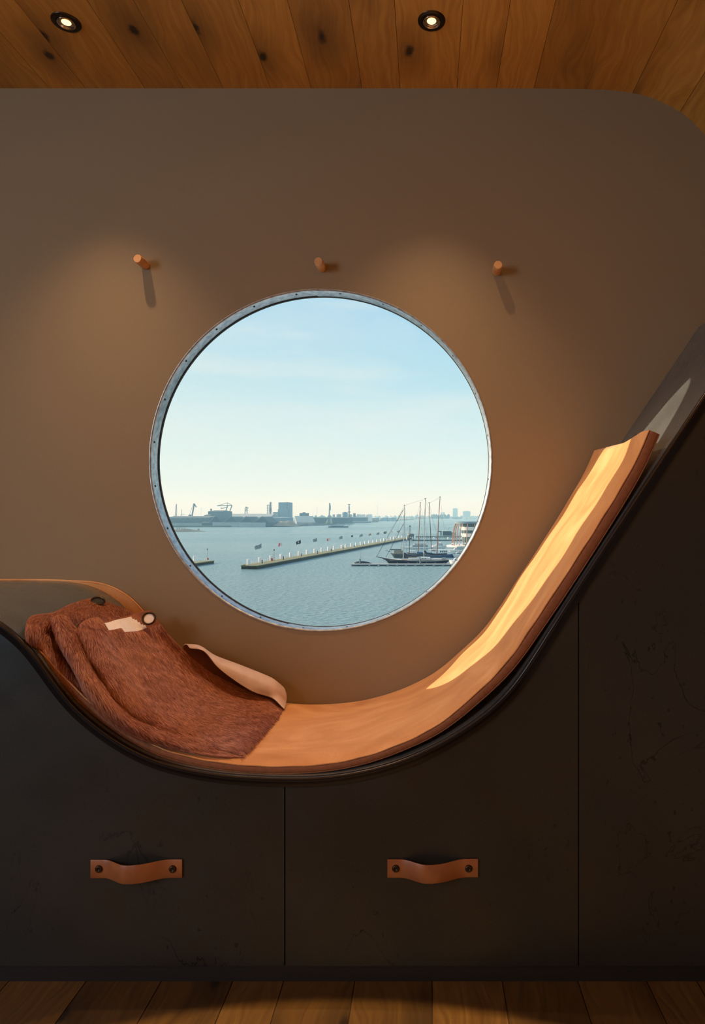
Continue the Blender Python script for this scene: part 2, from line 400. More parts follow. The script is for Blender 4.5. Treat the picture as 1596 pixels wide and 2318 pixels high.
mb.build('window_gasket', M['rubber'], win, False)
mb = MB(); mb.lathe((WC.x, 0, WC.z), (0, 1, 0), [(WR-.004, DW+GD)], 160); mb.f = [tuple(range(160))]; mb.build('window_glass', M['glass'], win)

# side window (behind the camera)
sw = bpy.data.objects.new('window_2', None); COL.objects.link(sw); sw.location = (-3.2, -.9, 1.1); tag(sw, kind='structure')
mb = MB()
for (a, b, c, d) in ((-1.95, .15, 1.0, 1.08), (-1.95, .15, 2.40, 2.45), (-1.95, -1.87, 1.0, 2.45), (.07, .15, 1.0, 2.45), (-.93, -.87, 1.0, 2.45)): mb.box(-3.205, -3.16, a, b, c, d)
mb.build('window_frame', M['plinth'], sw); MB().box(-3.199, -3.19, -1.87, .07, 1.08, 2.4).build('window_glass', M['flesh'], sw)

# ------------------------------------------------------------------ recessed lamps
def downlight(px, py, label, energy, size, blend, colr, loc=None):
    D = F*(ZC-CZ)/(CY-py) if loc is None else loc[1]
    X = (px-CX)/F*D if loc is None else loc[0]
    R = .037
    t = empty('recessed_ceiling_light', (X, D, ZC), label, 'ceiling light', 'recessed oak ceiling lamps')
    t.location = (X, D, ZC)
    mb = MB(); mb.lathe((X, D, ZC), (0, 0, -1), [(.0215, -.003), (.0215, .001), (.025, .0035), (.036, .0035), (R+.001, .001), (R+.001, -.001)], 40); mb.build('bezel', M['dark_metal'], t, True)
    mb = MB(); mb.lathe((X, D, ZC), (0, 0, -1), [(.0225, .0040), (.024, .0052), (.0215, .0056), (.0200, .0025), (.016, .0005), (.0128, .0008)], 36); mb.build('reflector_ring', M['chrome'], t, True)
    mb = MB(); mb.lathe((X, D, ZC), (0, 0, -1), [(.0126, .0012), (.009, .0030), (.0045, .0040), (.0001, .0043)], 24); mb.build('bulb', M['bulb'], t, True)
    l = bpy.data.lights.new('ceiling_spot', 'SPOT'); l.energy = energy; l.spot_size = math.radians(size); l.spot_blend = blend; l.color = colr; l.shadow_soft_size = .012
    o = bpy.data.objects.new('ceiling_spot', l); COL.objects.link(o); o.location = (X, D, ZC-.03); o.rotation_euler = (math.radians(-7 if D > 1 else 0), 0, 0); attach(o, t)
m = mat('lamp_glow', (1, .7, .35), .4); nodes(m)[2].inputs['Emission Color'].default_value = (1, .62, .26, 1); nodes(m)[2].inputs['Emission Strength'].default_value = 2.6; M['bulb'] = m
WARM = (1, .60, .30)
downlight(150, 50, 'small round recessed spotlight in the oak ceiling at upper left', 50, 84, 1.0, WARM)
downlight(977, 47, 'small round recessed spotlight in the oak ceiling right of the window top', 48, 84, 1.0, WARM)
downlight(0, 0, 'recessed spotlight in the oak ceiling straight above the floor in front of the bench', 560, 67.3, .015, (1, .60, .24), loc=(-.20, -.10))
downlight(0, 0, 'recessed spotlight in the oak ceiling behind the photographer on the left', 6, 100, .8, WARM, loc=(-1.3, -1.2))

# ------------------------------------------------------------------ coat pegs
def peg(px, py, bx, by, label):
    b = W(bx, by, DW); D = DW-.052
    p = empty('coat_peg', b, label, 'coat peg', 'round wooden coat pegs on the wall')
    e = Vector((b.x+(px-bx)*.0003, D, b.z+.002))
    mb = MB(); mb.lathe(b, e-b, [(.0135, 0), (.0138, .044), (.0132, .0505), (.0118, .0525)], 28, cap0=True, cap1=True); o = mb.build('dowel', M['pegwood'], p); smooth_poly(o, 35)
peg(316, 590, 330, 601, 'round wooden coat peg at the left, upper left of the window')
peg(722, 595, 728, 607, 'round wooden coat peg directly above the top of the round window')
peg(1124, 603, 1124, 615, 'round wooden coat peg at the right, upper right of the window')

# ------------------------------------------------------------------ built-in bench of blued steel
bench = empty('built_in_bench', (-.3, 1.8, 0), 'dark blued steel built-in lounge bench curving under the round window', 'bench')
def sweep(name, sec_fn, P, Nn, mat_, parent, closed=False, ang=40):
    vs = []; fs = []; m_ = None
    for i, (p, n_) in enumerate(zip(P, Nn)):
        sec = sec_fn(i, p, n_); m_ = len(sec); vs += sec
    for i in range(len(P)-1):
        for k in range(m_ if closed else m_-1):
            j = (k+1) % m_; fs.append((i*m_+k, i*m_+j, (i+1)*m_+j, (i+1)*m_+k))
    if closed: fs += [tuple(range(m_))[::-1], tuple((len(P)-1)*m_+k for k in range(m_))]
    mb = MB(); mb.add(vs, fs); o = mb.build(name, mat_, parent); smooth_poly(o, ang); return o
def sec_shell(i, p, n_):
    q = p-n_*.006
    return [Vector((p.x, DF+.010, p.y)), Vector((p.x, DW-.002, p.y)), Vector((q.x, DW-.002, q.y)), Vector((q.x, DF+.010, q.y))]
sweep('seat_shell', sec_shell, SH, SN, M['shell'], bench, True)
def sec_rim(i, p, n_):
    out = []
    for d, y in ((.0015, .012), (.002, .006), (0, .0015), (-.004, 0), (-.009, .0015), (-.014, .007), (-.020, .0085), (-.024, .0105), (-.024, .016), (-.004, .016)):
        q = p+n_*d; out.append(Vector((q.x, DF+y, q.y)))
    return out
sweep('front_rim', sec_rim, SH, SN, M['rim'], bench, True, 60)
# fronts: filled below the rim
low = offs(SH, SN, -.012)
zt = W(0, 2187, DP).z
def front(name, xa, xb, parent):
    pts = [p for p in low if xa < p.x < xb]
    def zat(x):
        for a, b in zip(low[:-1], low[1:]):
            if a.x <= x <= b.x: return a.y+(b.y-a.y)*(x-a.x)/(b.x-a.x+1e-9)
    top = [Vector((xa, zat(xa)))]+pts+[Vector((xb, zat(xb)))]
    vs = []; fs = []
    for y in (DP, DP+.018):
        for p in top: vs.append((p.x, y, p.y))
        for p in top: vs.append((p.x, y, zt))
    n_ = len(top)
    for i in range(n_-1):
        fs += [(i, i+1, n_+i+1, n_+i), (2*n_+i, 3*n_+i, 3*n_+i+1, 2*n_+i+1), (i, 2*n_+i, 2*n_+i+1, i+1), (n_+i, n_+i+1, 3*n_+i+1, 3*n_+i)]
    fs += [(0, n_, 3*n_, 2*n_), (n_-1, 3*n_-1, 4*n_-1, 2*n_-1)]
    mb = MB(); mb.add(vs, fs); return mb.build(name, M['panel'], parent)
def xp(px): return (px-CX)/F*DP
d1 = front('drawer_front', -1.62, xp(643.3), bench)
d2 = front('drawer_front', xp(646.2), xp(1308.3), bench)
d3 = front('side_panel', xp(1311), 1.02-.23, bench)
MB().box(-1.62, .79, 1.572, 1.60, 0, zt-.001).build('plinth', M['plinth'], bench)
MB().box(-1.6, .79, 1.586, 1.60, zt-.002, zt+.42).build('carcass', M['plinth'], bench)
def handle(xa, xb, yt, yb, cx0, cx1, cyy, par):
    n_ = 40; A = W(xa, (yt+yb)/2, DP-.004); B = W(xb, (yt+yb)/2, DP-.004); h = (yb-yt)/F*DP/2
    vs = []; fs = []; wv = []
    for i in range(n_+1):
        t = i/n_; s_ = max(0, min(1, (t-.14)/.30)); e_ = max(0, min(1, (.88-t)/.36)); b_ = min(s_, e_) if True else 0
        sm = (s_*s_*(3-2*s_))*(e_*e_*(3-2*e_)); x_ = A.x+(B.x-A.x)*t; y_ = DP-.0045-.026*sm; z_ = A.z+(.001 if t > .5 else 0)
        for dy in (0, .0035):
            for dz in (h, h-.001, -h+.001, -h): vs.append((x_, y_+dy+(.0008 if abs(dz) == h else 0)*(1 if dy == 0 else -1), z_+dz))
    for i in range(n_):
        o1, o2 = i*8, (i+1)*8; loop = [0, 1, 2, 3, 7, 6, 5, 4]
        for k in range(8):
            a, b = loop[k], loop[(k+1) % 8]; fs.append((o1+a, o1+b, o2+b, o2+a))
    fs += [(0,1,2,3,7,6,5,4), tuple(n_*8+k for k in (4,5,6,7,3,2,1,0))]
    mb = MB(); mb.add(vs, fs); o = mb.build('leather_pull', M['leather'], par); smooth_poly(o, 50); o['label'] = 'saddle brown leather strap pull'
    for cx_ in (cx0, cx1):
        c = W(cx_, cyy, DP-.0045)
        mb = MB(); mb.lathe(c, (0, -1, 0), [(.0088, 0), (.0085, .002), (.0068, .0038), (.004, .0046), (.0034, .003), (.0030, .0022), (.0001, .0022)], 24); r = mb.build('screw', M['dark_metal'], par, True)
handle(205, 412, 1947, 1988, 224, 391, 1967, d1)
handle(877, 1082, 1946, 1987, 896, 1061, 1966, d2)
# leather edging where the seat meets the wall, at the left
idx = [i for i, p in enumerate(SH) if -1.66 < p.x < -.80]
PP = [SH[i] for i in idx]; NNn = [SN[i] for i in idx]
def hgt(x): 
    t = max(0, min(1, (x+1.14)/.2)); u = max(0, min(1, (-.80-x)/.10)); return .0022+.030*t*t*(3-2*t)*u
def sec_ed(i, p, n_):
    h = hgt(p.x); a = p+n_*.0002; b = p+n_*h
    return [Vector((a.x, DW-.006, a.y)), Vector((b.x, DW-.006, b.y)), Vector((b.x, DW-.001, b.y)), Vector((a.x, DW-.001, a.y))]
sweep('wall_edging', sec_ed, PP, NNn, M['suede'], bench, True)
mb = MB(); mb.tube([Vector(((p+n_*(hgt(p.x)+.001)).x, DW-.004, (p+n_*(hgt(p.x)+.001)).y)) for p, n_ in zip(PP, NNn)], .0026, 8); mb.build('wall_piping', M['suede'], bench, True)

# ------------------------------------------------------------------ long suede cushion
seam_px = [(88,1472),(110,1495),(153,1541),(197,1584),(263,1638),(351,1690),(438,1716),(526,1730),(600,1735),(660,1735),(732,1731),(819,1715),(907,1684),(995,1640),(1082,1566),(1148,1500),(1216,1400),(1300,1273),(1380,1147),(1427,1068),(1452,1018),(1470,974)]
CU = catmull([xz(a, b, DC) for a, b in seam_px], 8); CU = evened(CU); CN = normals(CU)
cush = empty('bench_cushion', (-.2, 1.85, .5), 'long tan suede cushion lying along the curved steel bench', 'cushion')
nC = len(CU)
def thick(i): t = i/nC; return .0172+.009*max(0, min(1, (t-.5)/.25))
NV = 26
def topsec(i, p, n_):
    out = []
    for k in range(NV+1):
        v = k/NV; y = DC+(DW-.006-DC)*v
        crown = .010*(min(1, v/.07)**.5)*(min(1, (1-v)/.07)**.5)-.010*0
        end = max(0, (i-nC+14)/14); sag = .012*math.sin(PI*v)*end
        wob = .0015*math.sin(i*.23+v*5)+.001*math.sin(i*.51+2*v)
        q = p+n_*(crown*1.0+wob*min(1, v*6)*min(1, (1-v)*6)-sag)
        t = Vector((n_.y, -n_.x)); q = q-t*sag*1.2
        out.append(Vector((q.x, y, q.y)))
    return out
vs = []
for i in range(nC): vs += topsec(i, CU[i], CN[i])
st = NV+1; fs = [(i*st+k, i*st+k+1, (i+1)*st+k+1, (i+1)*st+k) for i in range(nC-1) for k in range(NV)]
# underside
b0 = len(vs)
for i in range(nC):
    q = CU[i]-CN[i]*thick(i)*.9
    vs += [Vector((q.x, DC+.004, q.y)), Vector((q.x, DW-.006, q.y))]
for i in range(nC-1):
    fs += [(b0+2*i, b0+2*i+1, b0+2*i+3, b0+2*i+2), (i*st+NV, (i+1)*st+NV, b0+2*i+3, b0+2*i+1), (i*st, b0+2*i, b0+2*i+2, (i+1)*st)]
fs += [tuple([k for k in range(NV+1)]+[b0+1, b0]), tuple([(nC-1)*st+k for k in range(NV, -1, -1)]+[b0+2*(nC-1), b0+2*(nC-1)+1])]
mb = MB(); mb.add(vs, fs); o = mb.build('suede_cover', M['suede'], cush); smooth_poly(o, 50)
def sec_band(i, p, n_):
    out = []; T = thick(i)
    for d, y in ((0, .001), (-.12, -.0022), (-.4, -.0035), (-.7, -.0030), (-.95, -.0008), (-1.0, .002), (-.9, .006), (-.1, .006)):
        q = p+n_*d*T; out.append(Vector((q.x, DC+y, q.y)))
    return out
sweep('side_band', sec_band, CU, CN, M['band'], cush, True, 60)
mb = MB()
mb.tube([Vector(((p+n_*.001).x+.0006*math.sin(i*.7), DC-.0015, (p+n_*.001).y+.0006*math.sin(i*.9))) for i, (p, n_) in enumerate(zip(CU, CN))], .0020, 8)
mb.build('top_piping', M['suede'], cush, True)
mb = MB()
mb.tube([Vector(((p-n_*thick(i)*.97).x, DC-.0008, (p-n_*thick(i)*.97).y)) for i, (p, n_) in enumerate(zip(CU, CN))], .0014, 8)
mb.build('bottom_piping', M['band'], cush, True)

# ------------------------------------------------------------------ folded cowhide bag lying on the cushion
SEAT = [p.copy() for p in SH if p.x < CU[0].x-.01]+[p+n_*.010 for p, n_ in zip(CU, CN)]
def hitD(px, py):
    d = Vector(((px-CX)/F, -(py-CY)/F)); best = []
    for a, b in zip(SEAT[:-1], SEAT[1:]):
        a_ = Vector((a.x, a.y-CZ)); b_ = Vector((b.x, b.y-CZ)); e_ = b_-a_
        det = d.x*(-e_.y)+e_.x*d.y
        if abs(det) < 1e-9: continue
        t = (a_.x*(-e_.y)+e_.x*a_.y)/det; u = (d.x*a_.y-d.y*a_.x)/det
        if -.001 <= u <= 1.001 and t > 0: best.append(t)
    return max(1.585, min(2.06, min(best))) if best else 2.0
bag = empty('cowhide_bag', W(330, 1560, 1.8), 'folded reddish brown cowhide bag with metal eyelets and a pale leather flap, on the cushion', 'bag')
def resample(rows, nu, nv):
    R_ = [catmull(r, nv) for r in rows]
    cols = [catmull([R_[i][k] for i in range(len(R_))], nu) for k in range(len(R_[0]))]
    return [[cols[k][i] for k in range(len(cols))] for i in range(len(cols[0]))]
def sheet(name, rows, mat_, parent, nu=8, nv=6, th=.004, fur=0, flow=(1, .12), flen=.020, mask=None, mat2=None, wrinkle=.0015, fmask=None, lift=.22):
    rows = [[W(px, py, hitD(px, py)-lf) for px, py, lf in r] for r in rows]
    G = resample(rows, nu, nv); nr, nc = len(G), len(G[0])
    from mathutils import noise as mn
    def nrm(i, k):
        du = G[min(i+1, nr-1)][k]-G[max(i-1, 0)][k]; dv = G[i][min(k+1, nc-1)]-G[i][max(k-1, 0)]
        q = du.cross(dv); return q.normalized() if q.length > 1e-12 else Vector((0, -1, .5)).normalized()
    NN = [[nrm(i, k) for k in range(nc)] for i in range(nr)]
    mid = NN[nr//2][nc//3]; s_ = 1 if mid.dot(Vector((0, 0, CZ))-G[nr//2][nc//3]) > 0 else -1
    G = [[G[i][k]+NN[i][k]*s_*wrinkle*(mn.noise(G[i][k]*14)+.6*mn.noise(G[i][k]*34)) for k in range(nc)] for i in range(nr)]
    vs = []; fs = []; 
    for side in (0, 1):
        for i in range(nr):
            for k in range(nc): vs.append(G[i][k]-NN[i][k]*s_*th*side)
    n1 = nr*nc; mi_ = []
    for i in range(nr-1):
        for k in range(nc-1):
            fs.append((i*nc+k, i*nc+k+1, (i+1)*nc+k+1, (i+1)*nc+k)); mi_.append(1 if mask and mask(i/(nr-1), k/(nc-1)) else 0)
            fs.append((n1+i*nc+k, n1+(i+1)*nc+k, n1+(i+1)*nc+k+1, n1+i*nc+k+1)); mi_.append((1 if mask(i/(nr-1), k/(nc-1)) else 0) if name == 'leather_flap' else 1 if mat2 and i < .8*nr else 0)
    for i in range(nr-1):
        for k in (0, nc-1): fs.append((i*nc+k, (i+1)*nc+k, n1+(i+1)*nc+k, n1+i*nc+k)); mi_.append(0)
    for k in range(nc-1):
        for i in (0, nr-1): fs.append((i*nc+k, i*nc+k+1, n1+i*nc+k+1, n1+i*nc+k)); mi_.append(0)
    o = mesh(name, vs, fs, None, parent, True, [mat_]+([mat2] if mat2 else []))
    for p, q in zip(o.data.polygons, mi_): p.material_index = q
    bm = bmesh.new(); bm.from_mesh(o.data); bmesh.ops.recalc_face_normals(bm, faces=bm.faces); bm.to_mesh(o.data); bm.free()
    if fur:
        rnd = random.Random(len(name)*7+fur); pos = []; rad = []; cnt = 0
        # area weights
        cells = []; tot = 0
        for i in range(nr-1):
            for k in range(nc-1):
                tot += ((G[i+1][k]-G[i][k]).cross(G[i][k+1]-G[i][k])).length; cells.append(tot)
        import bisect
        while cnt < fur:
            c = bisect.bisect(cells, rnd.random()*tot); c = min(c, len(cells)-1); i, k = divmod(c, nc-1); a, b = rnd.random(), rnd.random()
            u, v = (i+a)/(nr-1), (k+b)/(nc-1)
            if mask and mask(u, v): cnt += 1; continue
            if fmask and fmask(u, v): cnt += 1; continue
            p = G[i][k]*(1-a)*(1-b)+G[i+1][k]*a*(1-b)+G[i][k+1]*(1-a)*b+G[i+1][k+1]*a*b
            n_ = NN[i][k]*s_; tu = (G[i+1][k]-G[i][k]).normalized(); tv = (G[i][k+1]-G[i][k]).normalized()
            sw = mn.noise(p*9)*.5+mn.noise(p*30)*.12
            t = (tu*flow[0]+tv*(flow[1]+sw+rnd.gauss(0, .09))).normalized(); ln = flen*rnd.uniform(.55, 1.25); lf = lift*rnd.uniform(.5, 1.5)
            for q, (al, up_) in enumerate(((0, 0), (.33, .40), (.68, .75), (1, .9))):
                x = p+t*ln*al+n_*ln*lf*up_; pos += [x.x, x.y, x.z]; rad.append((.00034, .00030, .00022, .00005)[q])
            cnt += 1
        m_ = len(rad)//4
        hc = bpy.data.hair_curves.new('hair'); hc.add_curves([4]*m_)
        hc.attributes['position'].data.foreach_set('vector', pos)
        ra = hc.attributes.get('radius') or hc.attributes.new('radius', 'FLOAT', 'POINT'); ra.data.foreach_set('value', rad)
        hc.materials.append(M['fur']); ho = bpy.data.objects.new('hair', hc); COL.objects.link(ho); attach_deep(ho, o, parent); ho['kind'] = 'stuff'
    return o, G, NN
def attach_deep(o, par, root):
    o.parent = par; o.matrix_parent_inverse = Matrix.Identity(4)      # the parent mesh already sits in world coordinates

A_ = [  # underlying layer, hanging over the end of the cushion
 [(216,1351,0.000),(190,1357,0.010),(155,1369,0.020),(122,1385,0.030),(92,1389,0.040),(70,1395,0.045),(59,1412,0.040),(56,1440,0.020),(60,1464,0.000)],
 [(262,1370,0.010),(230,1378,0.030),(190,1386,0.045),(150,1398,0.050),(118,1410,0.050),(92,1420,0.050),(74,1436,0.045),(70,1456,0.020),(78,1470,0.000)],
 [(302,1386,0.020),(270,1400,0.040),(230,1412,0.050),(190,1424,0.017),(158,1434,0.016),(130,1442,0.014),(108,1456,0.010),(100,1474,0.005),(104,1482,0.000)],
 [(345,1425,0.020),(310,1440,0.040),(275,1452,0.040),(235,1462,0.014),(200,1474,0.012),(172,1488,0.010),(150,1502,0.007),(138,1518,0.003),(140,1524,0.000)],
 [(400,1490,0.020),(370,1500,0.030),(335,1512,0.030),(300,1524,0.010),(262,1538,0.010),(232,1552,0.009),(206,1568,0.005),(194,1580,0.002),(196,1588,0.000)],
 [(470,1560,0.020),(440,1570,0.020),(410,1582,0.020),(375,1594,0.007),(340,1606,0.007),(306,1618,0.005),(280,1630,0.003),(264,1638,0.002),(266,1644,0.000)],
 [(520,1610,0.020),(500,1622,0.020),(475,1635,0.020),(450,1648,0.007),(420,1660,0.007),(395,1668,0.005),(370,1676,0.003),(352,1678,0.000),(350,1682,0.000)]]
sheet('lower_layer', A_, M['hide'], bag, fur=22000, flow=(.5, 1), flen=.020, lift=.11, mat2=M['flesh'])
B_ = [  # first long fold
 [(155.8,1402.5,0.003),(147.0,1393.7,0.064),(136.4,1390.2,0.097),(124.1,1393.7,0.106),(115.3,1400.7,0.079),(115.3,1411.3,0.033)],
 [(183.1,1440.5,0.003),(174.3,1426.4,0.068),(160.2,1422.9,0.101),(142.6,1431.7,0.110),(132.0,1444.0,0.079),(133.8,1456.4,0.033)],
 [(214.8,1490.5,0.003),(204.2,1474.7,0.064),(190.2,1471.2,0.101),(172.6,1481.7,0.106),(160.2,1495.8,0.075),(162.0,1508.1,0.033)],
 [(244.7,1545.7,0.003),(234.2,1530.7,0.064),(220.1,1527.2,0.097),(200.7,1539.5,0.102),(189.3,1551.9,0.071),(191.9,1565.9,0.025)],
 [(277.4,1591.1,0.004),(266.7,1578.6,0.061),(252.4,1576.8,0.088),(234.5,1589.3,0.093),(223.8,1601.8,0.062),(229.2,1614.3,0.019)],
 [(320.5,1626.3,0.006),(311.3,1614.4,0.049),(296.6,1614.4,0.074),(278.3,1629.1,0.074),(271.0,1641.9,0.050),(278.3,1652.9,0.014)],
 [(374.4,1651.6,0.000),(364.1,1645.9,0.035),(349.0,1649.7,0.053),(335.9,1662.9,0.051),(332.1,1672.3,0.033),(341.5,1681.7,0.010)],
 [(440.2,1673.3,0.002),(430.6,1671.4,0.025),(419.0,1675.3,0.035),(407.5,1684.9,0.033),(405.5,1691.7,0.017),(415.2,1699.4,0.006)],
 [(505.9,1691.1,0.000),(498.9,1691.1,0.008),(491.0,1694.1,0.013),(485.1,1701.0,0.010),(487.1,1706.9,0.004),(497.0,1711.8,0.002)],
 [(537.0,1701.0,0.000),(536.0,1702.0,0.000),(534.0,1704.0,0.000),(532.0,1707.0,0.000),(532.0,1710.0,0.000),(534.0,1713.0,0.000)]]
sheet('middle_fold', B_, M['hide'], bag, nv=7, fur=22000, flow=(1, .35), flen=.022, lift=.09)
C_ = [  # main upper sheet with its rolled front edge
 [(343,1382,0.030),(320,1384,0.050),(296,1392,0.060),(262,1401,0.070),(236,1408,0.070),(224,1398,0.125),(205,1399,0.155),(184,1409,0.150),(174,1426,0.120),(178,1442,0.080)],
 [(360,1408,0.030),(340,1414,0.050),(312,1424,0.070),(278,1428,0.080),(250,1432,0.075),(238,1424,0.135),(220,1428,0.165),(200,1440,0.155),(189,1455,0.120),(196,1470,0.070)],
 [(385,1440,0.030),(362,1450,0.050),(332,1460,0.070),(300,1466,0.080),(272,1470,0.075),(258,1464,0.130),(240,1470,0.160),(220,1484,0.150),(209,1498,0.115),(217,1512,0.060)],
 [(415,1470,0.030),(392,1486,0.050),(360,1500,0.070),(328,1510,0.075),(298,1514,0.071),(284,1508,0.124),(266,1516,0.148),(246,1530,0.138),(235,1544,0.103),(244,1558,0.058)],
 [(450,1502,0.030),(426,1522,0.050),(394,1540,0.065),(360,1552,0.075),(326,1560,0.067),(312,1556,0.105),(294,1562,0.126),(274,1576,0.116),(264,1588,0.087),(274,1600,0.049)],
 [(492,1530,0.030),(466,1556,0.045),(434,1576,0.055),(400,1592,0.060),(366,1602,0.054),(346,1602,0.084),(326,1606,0.097),(308,1616,0.090),(299,1624,0.062),(309,1634,0.037)],
 [(536,1552,0.030),(510,1578,0.040),(478,1600,0.050),(444,1618,0.055),(410,1630,0.052),(388,1634,0.062),(370,1638,0.066),(354,1644,0.058),(349,1650,0.042),(359,1658,0.019)],
 [(580,1566,0.030),(556,1592,0.040),(526,1616,0.045),(494,1636,0.045),(464,1650,0.044),(446,1656,0.048),(430,1662,0.045),(418,1668,0.038),(414,1674,0.025),(424,1680,0.009)],
 [(616,1580,0.030),(596,1606,0.035),(570,1630,0.040),(544,1652,0.040),(520,1668,0.040),(506,1676,0.037),(494,1682,0.033),(486,1688,0.025),(484,1693,0.015),(492,1698,0.000)],
 [(634,1592,0.020),(618,1618,0.028),(596,1642,0.030),(574,1664,0.030),(556,1682,0.030),(548,1690,0.027),(541,1697,0.022),(537,1701,0.017),(536,1705,0.010),(540,1709,0.000)],
 [(641,1602,0.005),(626,1626,0.010),(606,1650,0.010),(584,1672,0.010),(566,1692,0.010),(558,1700,0.008),(550,1706,0.006),(546,1709,0.004),(545,1711,0.002),(546,1713,0.000)],
 [(636,1608,-0.010),(620,1632,-0.010),(600,1656,-0.010),(580,1676,-0.008),(562,1695,-0.006),(554,1703,-0.004),(547,1709,-0.002),(543,1711,-0.001),(542,1712,-0.001),(543,1713,-0.001)]]
def patch(u, v):      # bare suede area beside the eyelet
    return .004 < u < (.100 if v < .33 else .072) and .225-.9*u < v < .465
sheet('upper_sheet', C_, M['hide'], bag, nu=10, nv=8, fur=75000, flow=(1, .22), flen=.023, lift=.07, mask=patch, mat2=M['flesh'], fmask=lambda u, v: (u < .10 and v < .24) or (u < .03 and v < .48))
# flap: bare leather loop standing at the back edge
D_ = [
 [(414,1466,.02),(415,1463,.025),(418,1460,.03),(422,1460,.035),(425,1462,.04),(427,1465,.045),(430,1468,.05)],
 [(436,1505,.02),(437,1485,.01),(442,1466,.01),(450,1463,.03),(455,1467,.05),(458,1471,.06),(461,1475,.065)],
 [(470,1537,.02),(470,1510,.0),(475,1486,.0),(484,1484,.03),(489,1493,.055),(490,1501,.065),(491,1509,.07)],
 [(510,1557,.02),(512,1528,.0),(518,1502,.0),(527,1501,.03),(530,1514,.055),(530,1526,.065),(529,1539,.07)],
 [(555,1566,.02),(562,1540,.0),(568,1520,.0),(577,1521,.03),(579,1537,.055),(577,1551,.065),(573,1566,.07)],
 [(600,1580,.01),(606,1556,.0),(611,1538,.0),(620,1540,.02),(622,1555,.04),(618,1567,.05),(613,1579,.055)],
 [(630,1594,.0),(636,1572,.0),(639,1556,.0),(643,1563,.01),(645,1576,.02),(643,1590,.03),(639,1602,.035)],
 [(636,1600,.0),(640,1586,.0),(643,1570,.0),(645,1573,.005),(646,1582,.01),(645,1594,.015),(643,1606,.018)]]
M['flapL'] = speck('pale_leather_flap', (.56, .44, .42), (.66, .54, .52), 18, .5, bst=.1)
fo, _, _ = sheet('leather_flap', D_, M['flapL'], bag, nu=10, nv=7, th=.0028, wrinkle=.0008, mat2=M['hide'], mask=lambda u, v: v < .36); fo['label'] = 'pale pinkish bare leather flap curling along the back edge'  # masked inner strip coloured dark for the shade inside the loop
# eyelets, each hole closed by an added disc
def ring(px, py, lf, nrmv, r0, r1, par):
    c = W(px, py, hitD(px, py)-lf); nv_ = Vector(nrmv).normalized(); sec = [((r0+r1)/2+(r1-r0)/2*math.cos(q*PI/4), .0028*math.sin(q*PI/4)) for q in range(9)]
    mb = MB(); mb.lathe(c, nv_, sec, 36); mb.build('eyelet', M['dark_metal'], par, True)
    mb = MB(); mb.lathe(c-nv_*.0012, nv_, [(r0+.001, 0), (.0001, .0003)], 30); return mb
ring(337, 1400, .075, (.25, -1, .45), .0145, .0205, bag).build('eyelet_hole_disc', M['flesh'], bag)  # pale disc stands in for the wall seen through the hole
ring(222, 1360, .028, (.35, -.42, .95), .0145, .0205, bag).build('eyelet_hole_disc', M['rubber'], bag)
# ------------------------------------------------------------------ outside: harbour water, piers, ships and the far bank
WH = 16.6; WZ = CZ-WH                                   # eye height above the water
def Dw(py): return WH*F/(py-CY)                         # distance of a point on the water seen at image row py
def X_(px, D): return (px-CX)/F*D
def Z_(py, D): return CZ-(py-CY)/F*D
def omat(name, c, rough=.8, metal=0, c2=None, sc_=.3): return speck('o_'+name, c, c2 or tuple(x*1.15 for x in c), sc_, rough, metal)
wm = mat('harbour_water', (.050, .115, .145), .16); nn, ll, bb = nodes(wm)
bb.inputs['IOR'].default_value = 1.33
n1 = noise(wm, 1.3, 5, stretch=(.6, 1, 1)); n2 = noise(wm, .055, 3, stretch=(.35, 1, 1)); n3 = noise(wm, .008, 3, stretch=(.25, 1, 1))
ad = nn.new('ShaderNodeMath'); ad.operation = 'MULTIPLY_ADD'; ll.new(n2.outputs[0], ad.inputs[0]); ad.inputs[1].default_value = .45; ll.new(n1.outputs[0], ad.inputs[2])
bump(wm, ad.outputs[0], .9, .7)
toB(wm, rampn(wm, n3.outputs[0], [(.35, (.15, .27, .31)), (.65, (.20, .33, .37))])); toB(wm, maprange(wm, n3.outputs[0], .4, .6, .22, .36), 'Roughness')
wat = mesh('harbour_water', [(-9000, 30, WZ), (9000, 30, WZ), (9000, 16000, WZ), (-9000, 16000, WZ)], [(0, 1, 2, 3)], wm)
tag(wat, 'wide blue grey harbour water with small ripples', 'water', kind='stuff')
# haze over the water
hz = bpy.data.materials.new('haze'); hz.use_nodes = True; hn, hl = hz.node_tree.nodes, hz.node_tree.links; hn.clear()
ho = hn.new('ShaderNodeOutputMaterial'); vsn = hn.new('ShaderNodeVolumeScatter'); vsn.inputs['Color'].default_value = (.34, .70, 1, 1); vsn.inputs['Density'].default_value = .00036; vsn.inputs['Anisotropy'].default_value = .0
hl.new(vsn.outputs[0], ho.inputs['Volume'])
hb = MB().box(-8000, 8000, 120, 14000, WZ+.3, 260).build('haze', hz); tag(hb, 'thin pale haze lying over the harbour and the far bank', kind='structure')  # scattering air volume, stuff like the water, merely tagged as structure

